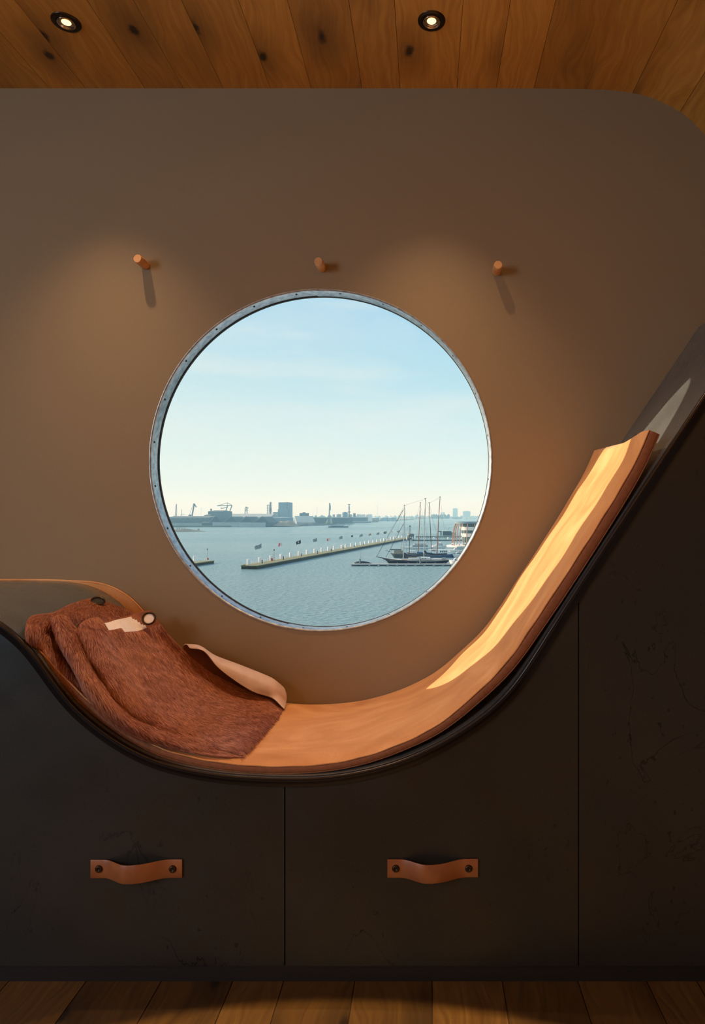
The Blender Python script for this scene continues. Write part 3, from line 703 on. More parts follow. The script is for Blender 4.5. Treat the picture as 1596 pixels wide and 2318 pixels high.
OM = dict(dark=omat('slate', (.055, .075, .085)), mid=omat('grey_sheet', (.12, .15, .165)), light=omat('pale_sheet', (.34, .38, .38)), conc=omat('concrete', (.30, .29, .22), sc_=1), moss=omat('mossy_deck', (.20, .20, .10), c2=(.30, .29, .17), sc_=.8),
          wetc=omat('wet_concrete', (.045, .055, .04), sc_=1), white=omat('white_paint', (.80, .80, .78), .5), steel=omat('crane_steel', (.13, .17, .19), .6), green=omat('winter_trees', (.05, .06, .045), c2=(.10, .10, .075), sc_=.08), brick=omat('pinkish_brick', (.50, .27, .20)),
          navy=omat('navy_hull', (.012, .022, .045), .3), wood=omat('varnished_spar', (.28, .10, .055), .4), alu=omat('grey_spar', (.45, .48, .47), .4), black=omat('black_spar', (.03, .035, .035), .5), blue=omat('blue_hull', (.05, .11, .20), .4), bluecov=omat('blue_tarpaulin', (.04, .15, .38), .7),
          yellow=omat('yellow_steel', (.45, .38, .10)), red=omat('red_paint', (.50, .06, .04)), land=omat('quay_ground', (.14, .14, .12), sc_=.02), sand=omat('ochre_ore', (.22, .17, .12), c2=(.30, .24, .17), sc_=.05), rope=omat('rigging', (.06, .07, .07)), rib=omat('timber_rib', (.42, .26, .19), .5), glassd=omat('dark_glazing', (.07, .12, .12), .15), bluegrey=omat('blue_grey_cladding', (.20, .28, .34)), deckw=omat('deck_teak', (.34, .27, .20)))
def thing(name, px, py, D, label, cat, group=None): return empty(name, (X_(px, D), D, Z_(py, D)), label, cat, group)
def bx(mb, px0, px1, yt, yb, D, dep, off=0): return mb.box(X_(px0, D), X_(px1, D), D+off, D+off+dep, Z_(yb, D), Z_(yt, D))
def solo(o, label, cat, group=None): return tag(o, label, cat, group)

# --- far bank
def bank(name, pts, h, depth, label):
    P = [(X_(px, Dw(py)), Dw(py)) for px, py in pts]; n_ = len(P)
    vs = [(x, y, WZ-.5) for x, y in P]+[(x, y, WZ+h) for x, y in P]+[(x*(1+depth/y), y+depth, WZ+h) for x, y in P]
    fs = [(i, i+1, n_+i+1, n_+i) for i in range(n_-1)]+[(n_+i, n_+i+1, 2*n_+i+1, 2*n_+i) for i in range(n_-1)]
    o = mesh(name, vs, fs, OM['land']); tag(o, label, kind='structure'); return o
bank('far_quay', [(250,1193.5),(380,1193.3),(520,1193.2),(650,1192),(740,1188),(800,1184),(850,1180.5),(900,1178.5),(937,1176.8)], 2.2, 900, 'long low industrial quay across the water on the left')
bank('distant_bank', [(880,1174.6),(940,1174.6),(1010,1174.4),(1100,1174.4),(1400,1174.4)], 1.5, 1500, 'distant flat bank on the horizon at the right')
# quay wall faces: pale retaining wall on the left part
D0 = Dw(1193)
mb = MB(); bx(mb, 385, 456, 1184.5, 1192.4, D0-2, 2)
for k in range(14): bx(mb, 388+k*4.9, 389+k*4.9, 1184.5, 1192.6, D0-2.6, .6)
solo(mb.build('quay_facing', OM['light']), 'pale grey piled quay wall at the far left, below the long dark shed', 'quay facing')
mb = MB(); bx(mb, 481, 568, 1182.5, 1193, D0-6, 4); bx(mb, 568, 600, 1183, 1193, D0-6, 4)
for k in range(4): bx(mb, 511+k*28.5, 512+k*28.5, 1182.5, 1193, D0-6.6, .6)
solo(mb.build('quay_facing', OM['light']), 'pale storage wall along the water below the zigzag warehouse roofs', 'quay facing')
def G(D): return CY+(WH-2.2)*F/D
def gable(mb, px0, px1, ye, yr, yb, D, dep):
    yb = max(yb, G(D))
    return gable_(mb, px0, px1, ye, yr, yb, D, dep)
def gable_(mb, px0, px1, ye, yr, yb, D, dep):          # long shed: eaves ye, ridge yr, ridge parallel to the picture
    x0, x1 = X_(px0, D), X_(px1, D); ze, zr, zb = Z_(ye, D), Z_(yr, D+dep/2), Z_(yb, D)
    return mb.add([(x0,D,zb),(x1,D,zb),(x1,D,ze),(x0,D,ze),(x0,D+dep/2,zr),(x1,D+dep/2,zr),(x0,D+dep,ze),(x1,D+dep,ze),(x0,D+dep,zb),(x1,D+dep,zb)],
                  [(0,1,2,3),(3,2,5,4),(4,5,7,6),(6,7,9,8),(0,3,4,6,8),(1,9,7,5,2)])
def hip(mb, px0, px1, ye, yr, yb, D, dep, ins=8):
    yb = max(yb, G(D))
    x0, x1 = X_(px0, D), X_(px1, D); xi0, xi1 = X_(px0+ins, D), X_(px1-ins, D); ze, zr, zb = Z_(ye, D), Z_(yr, D+dep/2), Z_(yb, D)
    return mb.add([(x0,D,zb),(x1,D,zb),(x1,D,ze),(x0,D,ze),(x0,D+dep,zb),(x1,D+dep,zb),(x1,D+dep,ze),(x0,D+dep,ze),(xi0,D+dep/2,zr),(xi1,D+dep/2,zr)],
                  [(0,1,2,3),(1,5,6,2),(5,4,7,6),(4,0,3,7),(3,2,9,8),(7,8,9,6),(3,8,7),(2,6,9)])
def shed(name, fn, args, mt, label, D, px, cat='warehouse', extras=()):
    t = thing(name, px, 1190, D, label, cat); mb = MB(); fn(mb, *args); mb.build('body', OM[mt], t)
    for nm, m2, boxes in extras:
        for q in boxes: mb = MB(); bx(mb, *q); mb.build(nm, OM[m2], t)
    return t
shed('warehouse', gable, (378, 474, 1171.5, 1168, 1185, D0+20, 60), 'mid', 'long low grey blue shed at the far left of the opposite quay', D0+20, 425, extras=(('roof_light_strip', 'light', [(383+k*11, 390+k*11, 1173.4, 1174.4, D0+19.6, .5) for k in range(8)]),))
shed('warehouse', gable, (455, 482, 1183, 1181, 1193, D0+2, 12), 'dark', 'small dark shed at the water edge left of the zigzag warehouses', D0+2, 468)
shed('warehouse', hip, (471, 505, 1157.5, 1155, 1175, D0+120, 50, 5), 'mid', 'tall dark block building with a small roof vent, upper left of the harbour', D0+120, 488, extras=(('roof_vent', 'steel', [(476, 478.5, 1151.5, 1157, D0+140, 3)]),))
shed('warehouse', gable, (505, 612, 1171, 1163, 1176, D0+180, 60), 'light', 'wide pale roofed hall behind the zigzag warehouses', D0+180, 560)
shed('warehouse', gable, (461, 474, 1167, 1164.5, 1174, D0+84, 30), 'mid', 'low grey annex directly left of the tall dark block building', D0+84, 468)
# row of dark gables along the quay
for k, (a, b, c) in enumerate(((472, 505, 'leftmost'), (508, 540, 'second from the left'), (542, 574, 'third from the left'), (576, 612, 'rightmost'))):
    D = D0+6; t = thing('gabled_warehouse', (a+b)/2, 1192, D, 'dark gabled waterside warehouse, %s of the four in the row' % c, 'warehouse', 'dark gabled warehouses on the far quay')
    x0, x1, xm = X_(a, D), X_(b, D), X_((a+b)/2, D); zb, ze, zr = Z_(1190, D), Z_(1182.5, D), Z_(1169.5, D)
    mb = MB(); mb.prism([(x0, zb), (x1, zb), (x1, ze), (xm+2, zr), (xm-2, zr), (x0, ze)], D, D+50); mb.build('body', OM['dark'], t)
    mb = MB(); mb.tube([(x0, D-.4, ze), (xm, D-.4, zr+.3), (x1, D-.4, ze)], .5, 5); mb.build('gable_trim', OM['mid'], t)
D = D0+70; t = thing('gabled_warehouse', 640, 1192, D, 'low blue grey storage shed just right of the dark gabled row', 'warehouse')
mb = MB(); hip(mb, 613, 646, 1172, 1170.5, 1192, D, 60, 14); mb.build('body', OM['bluegrey'], t)
# ore heaps
def heap(px0, px1, yt, yb, D, dep, mt, label, name='ore_heap'):
    vs = []; fs = []; nx, ny = 26, 8; rnd = random.Random(int(px0)); from mathutils import noise as mn
    for j in range(ny+1):
        for i in range(nx+1):
            u, v = i/nx, j/ny; h = min(1, u*3.2, (1-u)*3.2)*math.sin(PI*min(1, v*.9+.02))*(.8+.25*mn.noise(Vector((u*6+px0, v*3, 0))))
            vs.append((X_(px0+(px1-px0)*u, D), D+dep*v, Z_(yb, D)+(Z_(yt, D)-Z_(yb, D))*max(0, h)))
    for j in range(ny):
        for i in range(nx): fs.append((j*(nx+1)+i, j*(nx+1)+i+1, (j+1)*(nx+1)+i+1, (j+1)*(nx+1)+i))
    o = mesh(name, vs, fs, OM[mt], smooth=True); tag(o, label, 'heap'); return o
heap(612, 672, 1177, 1191.5, D0+2, 30, 'sand', 'brownish heap of bulk material at the water edge below the tall silo block')
heap(664, 735, 1181, 1190.5, Dw(1190), 30, 'dark', 'low dark bank of scrap at the water edge right of the brownish heap')
heap(735, 800, 1178, 1186.5, Dw(1186), 40, 'dark', 'dark mound beside the tall yellow based harbour crane')
# silo block
D = D0+300; t = thing('silo_building', 643, 1175, D, 'tall windowless blue grey silo block rising above the far quay', 'building')
mb = MB(); bx(mb, 630.3, 655, 1137.2, G(D), D, 30); mb.build('tower', OM['bluegrey'], t)
mb = MB(); bx(mb, 629, 650, 1152.5, G(D), D-14, 13.9); mb.build('annex', OM['bluegrey'], t)
mb = MB(); bx(mb, 618, 628.9, 1159, G(D), D-18, 20); mb.build('low_wing', OM['light'], t)
mb = MB(); bx(mb, 649.5, 650.3, 1136.6, 1168, D-.5, .5); mb.build('drain_pipe', OM['dark'], t)
for px in (646, 650.4): mb = MB(); mb.tube([(X_(px, D+5), D+5, Z_(1137.5, D)), (X_(px, D+5), D+5, Z_(1135.3, D))], .3, 6); mb.build('roof_mast', OM['dark'], t)
for k, (px, yt, r, c) in enumerate(((605.7, 1142, 1.3, 'thin pale industrial chimney, leftmost of three beside the silo block'), (609.2, 1141.5, .9, 'thin middle chimney of the three left of the silo block'), (612.6, 1136.3, 2.2, 'thick dark latticed chimney, the nearest to the silo block'))):
    D = D0+300+k*6; t = thing('chimney', px, 1170, D, c, 'chimney', 'chimneys beside the silo block')
    mb = MB(); mb.tube([(X_(px, D), D, WZ+2.2), (X_(px, D), D, Z_(yt, D))], r*.65, 10); mb.build('stack', OM['light' if k == 0 else 'steel'], t)
    for q in range(4 if k != 1 else 2):
        z = Z_(yt+3+q*5.5, D); mb = MB(); mb.lathe((X_(px, D), D, z), (0,0,1), [(r*.65, 0), (r+.7, 0), (r+.7, .5), (r*.65, .5)], 10); mb.build('platform', OM['steel'], t)
    if k == 2:
        mb = MB()
        for s in (-1, 1): mb.tube([(X_(px, D)+s*4, D, Z_(1170, D)), (X_(px, D)+s*1.3, D, Z_(1150, D))], .35, 5)
        mb.build('brace', OM['steel'], t)
# slanted grey roofs
D = Dw(1190)+40; t = thing('lean_to_shed', 680, 1188, D, 'large blue grey shed with four slanting roof bays, right of the silo block', 'warehouse')
for k in range(3):
    a = 659+k*14; mb = MB(); x0, x1, x2, x3 = X_(a, D), X_(a+13.4, D), X_(a+27, D), X_(a+13, D)
    mb.add([(x0, D+30, Z_(1168, D+30)), (x1, D+30, Z_(1168, D+30)), (x2, D, Z_(1182.5, D)), (x3, D, Z_(1182.5, D)), (x0, D+30, Z_(1190, D)), (x3, D, Z_(1190, D)), (x2, D, Z_(1190, D)), (x1, D+30, Z_(1190, D))],
           [(0,1,2,3),(3,2,6,5),(0,3,5,4),(0,4,7,1),(1,7,6,2)]); mb.build('roof_bay', OM['bluegrey'], t)
shed('office_block', bx, (678, 694, 1161.5, G(D0+260), D0+260, 25), 'mid', 'small flat roofed grey block on the quay between silo block and tall crane', D0+260, 686, 'building', extras=(('roof_house', 'mid', [(685, 689.5, 1159.5, 1161.6, D0+262, 8)]),))
shed('warehouse', gable, (694, 790, 1172.5, 1171, 1184, Dw(1188)+10, 60), 'dark', 'long dark low shed behind the tall yellow based crane', Dw(1188)+10, 740)
shed('warehouse', gable, (792, 828, 1172, 1171, 1182, Dw(1184)+14, 60), 'dark', 'dark low shed right of the rounded silo', Dw(1184)+14, 810)
shed('warehouse', gable, (770, 838, 1181, 1179.5, 1185.5, Dw(1184)+2, 10), 'mid', 'low grey blue quay shed beneath the rounded silo', Dw(1184)+2, 800)
# rounded silo and dark tower
D = Dw(1186)+60; t = thing('round_top_silo', 780, 1180, D, 'pale blue grey silo with rounded shoulders beside the dark tower', 'silo')
x0, x1 = X_(773, D), X_(786.8, D); zt_ = Z_(1159.5, D); zb_ = Z_(1182, D); r = (x1-x0)/2
mb = MB(); mb.lathe(((x0+x1)/2, D+r, zb_), (0,0,1), [(r, 0), (r, zt_-zb_-3), (r*.93, zt_-zb_-1), (r*.75, zt_-zb_), (.01, zt_-zb_+.3)], 28); o = mb.build('shell', OM['bluegrey'], t); smooth_poly(o)
mb = MB(); mb.lathe(((x0+x1)/2, D+r, zt_), (0,0,1), [(r*.3, -.2), (r*.3, .8), (.01, .8)], 12); mb.build('hatch', OM['steel'], t)
D = Dw(1186)+20; t = thing('lattice_tower', 790.3, 1180, D, 'slim dark lattice tower right of the rounded silo', 'tower')
mb = MB()
for a, b in ((-1,-1),(1,-1),(1,1),(-1,1)): mb.tube([(X_(790.3,D)+a*1.6, D+b*1.6, Z_(1180,D)), (X_(790.3,D)+a*.6, D+b*.6, Z_(1144,D))], .38, 5)
for q in range(9):
    z0, z1 = Z_(1180-q*4, D), Z_(1176-q*4, D); f0, f1 = 1.6-q*.11, 1.6-(q+1)*.11
    mb.tube([(X_(790.3,D)-f0, D-f0, z0), (X_(790.3,D)+f1, D-f1, z1)], .28, 4); mb.tube([(X_(790.3,D)+f0, D-f0, z0), (X_(790.3,D)-f1, D-f1, z1)], .28, 4)
mb.build('lattice', OM['dark'], t)
for y, r in ((1143.2, 2.3), (1151, 1.8), (1160, 2.8)): mb = MB(); mb.lathe((X_(790.3,D), D, Z_(y,D)), (0,0,1), [(.01, 0), (r, 0), (r, 1.5), (.01, 1.5)], 10); mb.build('platform', OM['dark'], t)
# storage tanks
TK = [(752,758,1164.5,'small pale tank behind the shed, just right of the tall crane'),(761,772,1164,'wide pale tank partly hidden by the rounded silo'),(787.5,797,1164.3,'pale tank between the dark tower and the square tower'),(805,817,1164,'pale cylindrical tank right of the small square tower'),(817.5,827,1164.2,'pale cylindrical tank, middle of the group of tall tanks'),(828,842,1164,'widest of the tall pale tanks, at the right end of their group')]
for a, b, yt, lb in TK:
    D = Dw(1184)+140; r = (X_(b,D)-X_(a,D))/2; t = thing('storage_tank', (a+b)/2, 1178, D, lb, 'storage tank', 'tall pale storage tanks')
    mb = MB(); mb.lathe(((X_(a,D)+X_(b,D))/2, D+r, WZ+2.2), (0,0,1), [(r, 0), (r, Z_(yt,D)-WZ-2.2), (.01, Z_(yt,D)-WZ-2.2+r*.08)], 26); o = mb.build('shell', OM['white' if a > 800 else 'light'], t); smooth_poly(o)
for a, b, yt, lb in ((838,858,1170.5,'low white domed tank, leftmost of three behind the bare trees'),(860,878,1170,'low white domed tank, middle of three on the point'),(879,897,1170,'low white domed tank, rightmost of three near the end of the quay')):
    D = Dw(1180)+30; r = (X_(b,D)-X_(a,D))/2; t = thing('domed_tank', (a+b)/2, 1178, D, lb, 'storage tank', 'low white domed tanks')
    H_ = Z_(yt+1.5,D)-Z_(1180,D); mb = MB(); mb.lathe(((X_(a,D)+X_(b,D))/2, D+r, Z_(1180,D)), (0,0,1), [(r, 0), (r, H_)], 28); o = mb.build('shell', OM['bluegrey'], t); smooth_poly(o)
    mb = MB(); mb.lathe(((X_(a,D)+X_(b,D))/2, D+r, Z_(1180,D)+H_), (0,0,1), [(r, 0), (r*.8, 1.2), (r*.4, 2.3), (.01, 2.7)], 28); o = mb.build('dome_roof', OM['white'], t); smooth_poly(o)
D = Dw(1184)+130; shed('square_tower', bx, (799.5, 804.8, 1162, G(D), D, 7), 'mid', 'small square grey tower among the storage tanks', D, 802, 'tower')
# trees
def treeline(px0, px1, yt, yb, D, n_, mt, label, seed):
    rnd = random.Random(seed); mb = MB()
    for k in range(n_):
        px = px0+(px1-px0)*(k+rnd.random())/n_; h = (yb-yt)*rnd.uniform(.65, 1.05); c = Vector((X_(px, D), D+rnd.uniform(0, 40), Z_(yb, D))); R_ = X_(px+rnd.uniform(2.2, 5), D)-X_(px, D)
        hh = Z_(yb-h, D)-Z_(yb, D); m_ = 7; prof_ = [(R_*.3, 0), (R_*.9, hh*.25), (R_, hh*.5), (R_*.75, hh*.8), (.05, hh)]
        mb.lathe(c, (0,0,1), [(a*rnd.uniform(.85, 1.15), b) for a, b in prof_], m_)
    o = mb.build('tree_belt', OM[mt], None, True); tag(o, label, 'trees', kind='stuff'); return o
treeline(800, 1100, 1166.6, 1175, 4500, 70, 'green', 'continuous belt of distant trees along the horizon', 3)
treeline(978, 1016, 1163.5, 1174.5, 2900, 16, 'green', 'dark clump of trees on the far bank behind the masts', 5)
treeline(1024, 1050, 1170.5, 1174.5, 2900, 12, 'green', 'low bushes on the far bank left of the tower blocks', 6)
treeline(837, 852, 1171, 1183, Dw(1182)+4, 9, 'sand', 'bare brownish trees on the far quay in front of the domed tanks', 8)
treeline(670, 750, 1166, 1173, 3000, 12, 'green', 'faint rounded wooded hills behind the far quay', 9)
# far town
for a, b, yt, mt, lb in ((1025.3,1036,1151,'bluegrey','tall grey tower block on the horizon at the right'),(1048.5,1065,1157.5,'bluegrey','broad grey apartment block on the horizon, right of the tower block'),(998,1001.5,1160,'bluegrey','left one of two slim small towers behind the dark trees'),(1003.5,1006.5,1159.5,'bluegrey','right one of two slim small towers behind the dark trees'),(942,947,1165.5,'bluegrey','small pale block on the horizon between the second and third mast')):
    D = 4300; t = thing('tower_block', (a+b)/2, 1172, D, lb, 'building', 'hazy tower blocks'); mb = MB(); bx(mb, a, b, yt, 1176, D, 40); mb.build('body', OM[mt], t)
    mb = MB(); bx(mb, a+(b-a)*.3, a+(b-a)*.7, yt-.8, yt, D+10, 15); mb.build('roof_house', OM[mt], t)
for a, b, yt, mt, lb in ((922,929,1172.3,'white','low white house at the left end of the far waterfront'),(930,936,1169.5,'light','pale square house on the far waterfront'),(937,939.8,1173,'brick','low pinkish house on the far waterfront'),(940.5,950,1170.3,'brick','large pinkish orange building on the far waterfront'),(951,957,1171,'brick','pale brick building right of the pinkish building'),(957.5,961,1171.3,'light','narrow cream house behind the second mast')):
    D = 2850+a%7; t = thing('waterfront_house', (a+b)/2, 1174, D, lb, 'building', 'houses on the far waterfront'); mb = MB(); bx(mb, a, b, yt, 1175, D, 12); mb.build('body', OM[mt], t)
    for k in range(int((b-a)/1.6)): mb = MB(); bx(mb, a+.5+k*1.6, a+1.2+k*1.6, yt+1, yt+1.6, D-.2, .2); mb.build('window', OM['glassd'], t)
for k, (a, b) in enumerate(((1022,1035),(1046,1058),(1056,1066),(1065,1076),(1074,1085))):
    D = 2500; y = 1177.5 if k == 0 else 1174.5; mb = MB(); bx(mb, a, b, y-1.5, y+.3, D, 6); bx(mb, a+2, b-3, y-2.8, y-1.5, D+1, 4); solo(mb.build('moored_ferry', OM['white']), 'white low boat moored along the far bank at the right', 'boat', 'white boats on the far bank')
# wind turbines
for px, yt, yb, D, lb in ((854, 1145, 1171, 3600, 'white wind turbine behind the domed tanks'), (717.5, 1150, 1168, 4200, 'faint wind turbine between the silo block and the tall crane'), (455.5, 1151, 1168, 4200, 'faint wind turbine at the far left beyond the harbour')):
    t = thing('wind_turbine', px, yb, D, lb, 'wind turbine'); hx, hz_ = X_(px, D), Z_(yt, D)
    mb = MB(); mb.tube([(hx, D, WZ+1.5), (hx, D, hz_)], [1.6, .9], 10); mb.build('mast', OM['white'], t)
    mb = MB(); mb.box(hx-1.2, hx+1.2, D-3, D+4, hz_-1.2, hz_+1.2); mb.build('nacelle', OM['white'], t)
    for q in range(3):
        a = .35+q*2*PI/3; r = 15; mb = MB(); mb.tube([(hx, D-3.5, hz_), (hx+math.sin(a)*r*.3, D-3.5, hz_+math.cos(a)*r*.3), (hx+math.sin(a)*r, D-3.5, hz_+math.cos(a)*r)], [.7, 1.1, .2], 6); mb.build('blade', OM['white'], t)
# cranes: members given as picture-plane polylines turned into tubes with real depth
def crane(px, D, parts, label, w_=.9):
    t = thing('harbour_crane', px, 1170, D, label, 'crane')
    for nm, mt, r, segs in parts:
        mb = MB()
        for s in segs:
            pts = [(X_(a, D), D+(q[0] if q else 0), Z_(b, D)) for a, b, *q in s]; mb.tube(pts, r, 5)
        mb.build(nm, OM[mt], t)
    a, b = parts[0][3][0][0][:2]
    if Z_(b, D) > WZ+2.4: mb = MB(); mb.box(X_(a, D)-2.2, X_(a, D)+2.2, D-2, D+2, WZ+2.2, Z_(b, D)+.2); mb.build('pedestal', OM['steel'], t)
crane(397.5, D0+150, [('boom', 'steel', .45, [[(396.5,1168),(399,1141)],[(398.5,1168,3),(399.5,1141)]]), ('lattice', 'steel', .22, [[(396.6+k*.2,1166-k*2.2),(399-k*.02,1164-k*2.2)] for k in range(11)])], 'thin leaning lattice crane boom at the far left edge of the harbour')
crane(411, D0+200, [('mast', 'steel', .4, [[(411,1170),(411,1153)]]), ('arm', 'steel', .3, [[(408,1166),(418,1164)]])], 'very small thin crane just right of the far left boom')
crane(436, D0+120, [('tower', 'steel', 1.15, [[(434.5,1168),(439.5,1142)]]), ('jib', 'steel', .8, [[(439,1139.5),(444.5,1148)],[(438,1140.5),(441.5,1142.5),(444.6,1148.2)]]), ('stay', 'steel', .3, [[(438.5,1139.5),(428,1167)]]), ('cabin', 'steel', 1.6, [[(427,1168),(432,1166)]])], 'luffing jib crane with a drooping beak, left part of the harbour')
crane(510, D0+260, [('leg', 'steel', 1.0, [[(518,1163),(525,1144.5)],[(509.5,1163),(515,1145)]]), ('boom', 'steel', .75, [[(491.5,1144.8),(525.5,1144.2)]]), ('stay', 'steel', .45, [[(493,1144.6),(515,1138.2),(525.5,1144)],[(515,1138.2),(514.8,1145)]]), ('hopper_arm', 'steel', .6, [[(500,1151),(513,1149)],[(500.5,1148.5),(502,1151.5)]])], 'large level luffing crane with a long horizontal boom above the dark block building')
crane(557, D0+260, [('tower', 'steel', .8, [[(554.5,1163),(555,1150),(557.5,1147)],[(559.5,1163),(558.5,1150),(557.5,1147)]]), ('arm', 'steel', .6, [[(557,1147),(562.5,1150.5)],[(555,1153),(561,1152)],[(554,1156.5),(561,1156)]])], 'small hunched loading crane between the big crane and the chimneys')
DD = Dw(1188.5)+4
crane(746, DD, [('column', 'light', 1.3, [[(745,1172),(746.3,1140)]]), ('jib', 'steel', 1.0, [[(746.3,1138.7),(747.8,1147),(747.5,1155)],[(745.5,1140),(748,1150)]]), ('leg', 'light', .9, [[(745.5,1168),(739,1184)]]), ('leg', 'light', .9, [[(746,1168),(749.5,1184)]]), ('leg', 'light', .9, [[(745.5,1168,12),(739,1184,12)]]), ('leg', 'light', .9, [[(746,1168,12),(749.5,1184,12)]])], 'tall pale slewing crane standing on a yellow base at the water edge')
cr_ = [x for x in bpy.data.objects if x.get('label', '').startswith('tall pale slewing')][0]
mb = MB(); bx(mb, 737.5, 750, 1181.5, 1185.5, DD-1, 14); mb.build('base', OM['yellow'], cr_)
mb = MB(); bx(mb, 742.5, 748.5, 1166.5, 1171.5, DD-2, 6); mb.build('machine_house', OM['light'], cr_)
# barge
D = Dw(1194.3); t = thing('barge', 763, 1194, D, 'long dark barge with a white bow under way past the tall crane', 'barge')
mb = MB(); x0, x1 = X_(739, D), X_(788, D); mb.add([(x0,D,WZ),(x0+3,D-2.5,WZ),(x1,D-2.5,WZ),(x1,D+2.5,WZ),(x0+3,D+2.5,WZ),(x0-1,D,WZ+2.2),(x0+3,D-2.8,WZ+1.9),(x1,D-2.8,WZ+1.9),(x1,D+2.8,WZ+1.9),(x0+3,D+2.8,WZ+1.9)],
    [(0,1,6,5),(1,2,7,6),(2,3,8,7),(3,4,9,8),(4,0,5,9),(5,6,7,8,9)]); mb.build('hull', OM['dark'], t)
mb = MB(); mb.box(x0+6, x1-6, D-2, D+2, WZ+1.9, WZ+2.9); mb.build('hatch_covers', OM['mid'], t)
mb = MB(); mb.box(x0-.8, x0+3, D-2.9, D-2, WZ+.2, WZ+2.4); mb.box(x1-4, x1-1, D-2, D+2, WZ+1.9, WZ+3.8); mb.build('wheelhouse', OM['white'], t)
# spit of land with bare shrubs
heap(340, 461, 1196.5, 1203.8, Dw(1203.8), 16, 'land', 'narrow rocky spit of land poking in from the left edge of the round window', 'spit')
for k, (px, r) in enumerate(((403, 3.2), (415, 2.4), (449, 1.5))):
    D = Dw(1203)+8; mb = MB(); rnd = random.Random(k)
    for q in range(26):
        a, b = rnd.uniform(-1, 1), rnd.uniform(.4, 1); mb.tube([(X_(px, D), D, WZ+.5), (X_(px, D)+a*r*.5, D+rnd.uniform(-1, 1), WZ+r*b*.8), (X_(px, D)+a*r, D+rnd.uniform(-1, 1), WZ+1+r*b*1.6)], [.12, .08, .03], 4)
    solo(mb.build('bare_shrub', OM['green']), ('leafless shrub on the rocky spit, leftmost of three', 'leafless shrub in the middle of the rocky spit', 'small leafless shrub near the tip of the rocky spit')[k], 'shrub')

# --- the long mole with mooring posts and flags
def mole(name, a, b, wd, h, label, over=0):            # a, b = front edge at the water (px,py)
    A_m = Vector((X_(a[0], Dw(a[1])), Dw(a[1]))); B_m = Vector((X_(b[0], Dw(b[1])), Dw(b[1]))); d = (B_m-A_m).normalized(); nrm_ = Vector((-d.y, d.x))
    if nrm_.y < 0: nrm_ = -nrm_
    t = empty(name, (A_m.x, A_m.y, WZ), label, 'pier'); mb = MB()
    q = [A_m, B_m, B_m+nrm_*wd, A_m+nrm_*wd]
    mb.add([(p.x, p.y, WZ-1) for p in q]+[(p.x, p.y, WZ+h-.25) for p in q], [(0,1,5,4),(1,2,6,5),(2,3,7,6),(3,0,4,7),(4,5,6,7)]); mb.build('wall', OM['wetc'], t)
    mb = MB(); e2 = .12; q = [A_m-d*e2-nrm_*e2, B_m+d*e2-nrm_*e2, B_m+d*e2+nrm_*(wd+e2), A_m-d*e2+nrm_*(wd+e2)]
    mb.add([(p.x, p.y, WZ+h-.25) for p in q]+[(p.x, p.y, WZ+h) for p in q], [(0,1,5,4),(1,2,6,5),(2,3,7,6),(3,0,4,7),(4,5,6,7),(3,2,1,0)]); mb.build('deck', OM['moss'], t)
    return t, A_m, B_m, d, nrm_
mt, MA, MBv, md, mn_ = mole('pier', (582, 1288.6), (932, 1220.4), 5.2, 1.15, 'long concrete pier running diagonally across the harbour to the moored ships')
# the end piece of the pier turns left
q = [Vector((X_(555.5, Dw(1288.2)), Dw(1288.2))), MA+md*.0, MA+mn_*5.2, Vector((X_(555, Dw(1283)), Dw(1283)))]
mb = MB(); mb.add([(p.x, p.y, WZ-1) for p in q]+[(p.x, p.y, WZ+1.15) for p in q], [(0,1,5,4),(1,2,6,5),(2,3,7,6),(3,0,4,7),(4,5,6,7)]); mb.build('pier_head', OM['moss'], mt)
def on_mole(px, v):                                       # point on the deck line at cross offset v seen at column px
    o_ = MA+mn_*v; k = (px-CX)/F; s_ = (k*o_.y-o_.x)/(md.x-k*md.y); return o_+md*s_
post_px = [562.5,588.7,613.6,636.6,657.9,677.1,695.6,712.8,728.9,743.7,756.5,774.2,783.4,795.2,806.3,817.3,827.1,836.3,845.6,854.2,863,870,877,885,892,898,904,911]
proto = None
for px in post_px:
    p = on_mole(px, 4.6)
    if proto is None:
        proto = empty('mooring_post', (p.x, p.y, WZ+1.15), 'thick white cylindrical mooring post standing on the diagonal pier', 'mooring post', 'white mooring posts along the pier')
        mb = MB(); mb.lathe((p.x, p.y, WZ+1.15), (0,0,1), [(.50, 0), (.50, 1.62), (.47, 1.68), (.01, 1.68)], 18); o = mb.build('post', OM['white'], proto); smooth_poly(o); first = p
        kids = [o]
    else:
        c = proto.copy(); COL.objects.link(c); c.location = (p.x, p.y, WZ+1.15)
        for kd in kids:
            d_ = kd.copy(); COL.objects.link(d_); d_.parent = c; d_.matrix_parent_inverse = kd.matrix_parent_inverse.copy()
for k, px in enumerate((593.5, 641.5, 682.8, 718.8, 749.8, 777, 801.5, 823.5)):
    p = on_mole(px, 1.8); mb = MB(); mb.lathe((p.x, p.y, WZ+1.15), (0,0,1), [(.16, 0), (.16, .95), (.22, 1.0), (.2, 1.15), (.01, 1.2)], 10); o = mb.build('black_bollard', OM['black'])
    tag(o, 'small black bollard between the white posts of the diagonal pier', 'bollard', 'small black bollards on the pier')
mb = MB()
def rail(a, b, v):
    n_ = max(2, int(abs(b-a)/4)); P_ = [on_mole(a+(b-a)*k/n_, v) for k in range(n_+1)]
    for p in P_: mb.tube([(p.x, p.y, WZ+1.1), (p.x, p.y, WZ+2.1)], .04, 4)
    for h in (1.6, 2.1): mb.tube([(p.x, p.y, WZ+h) for p in P_], .035, 4)
for a, b in zip(post_px[:12], post_px[1:13]): rail(a+3, b-3, 4.7)
mb.build('railing', OM['white'], mt)
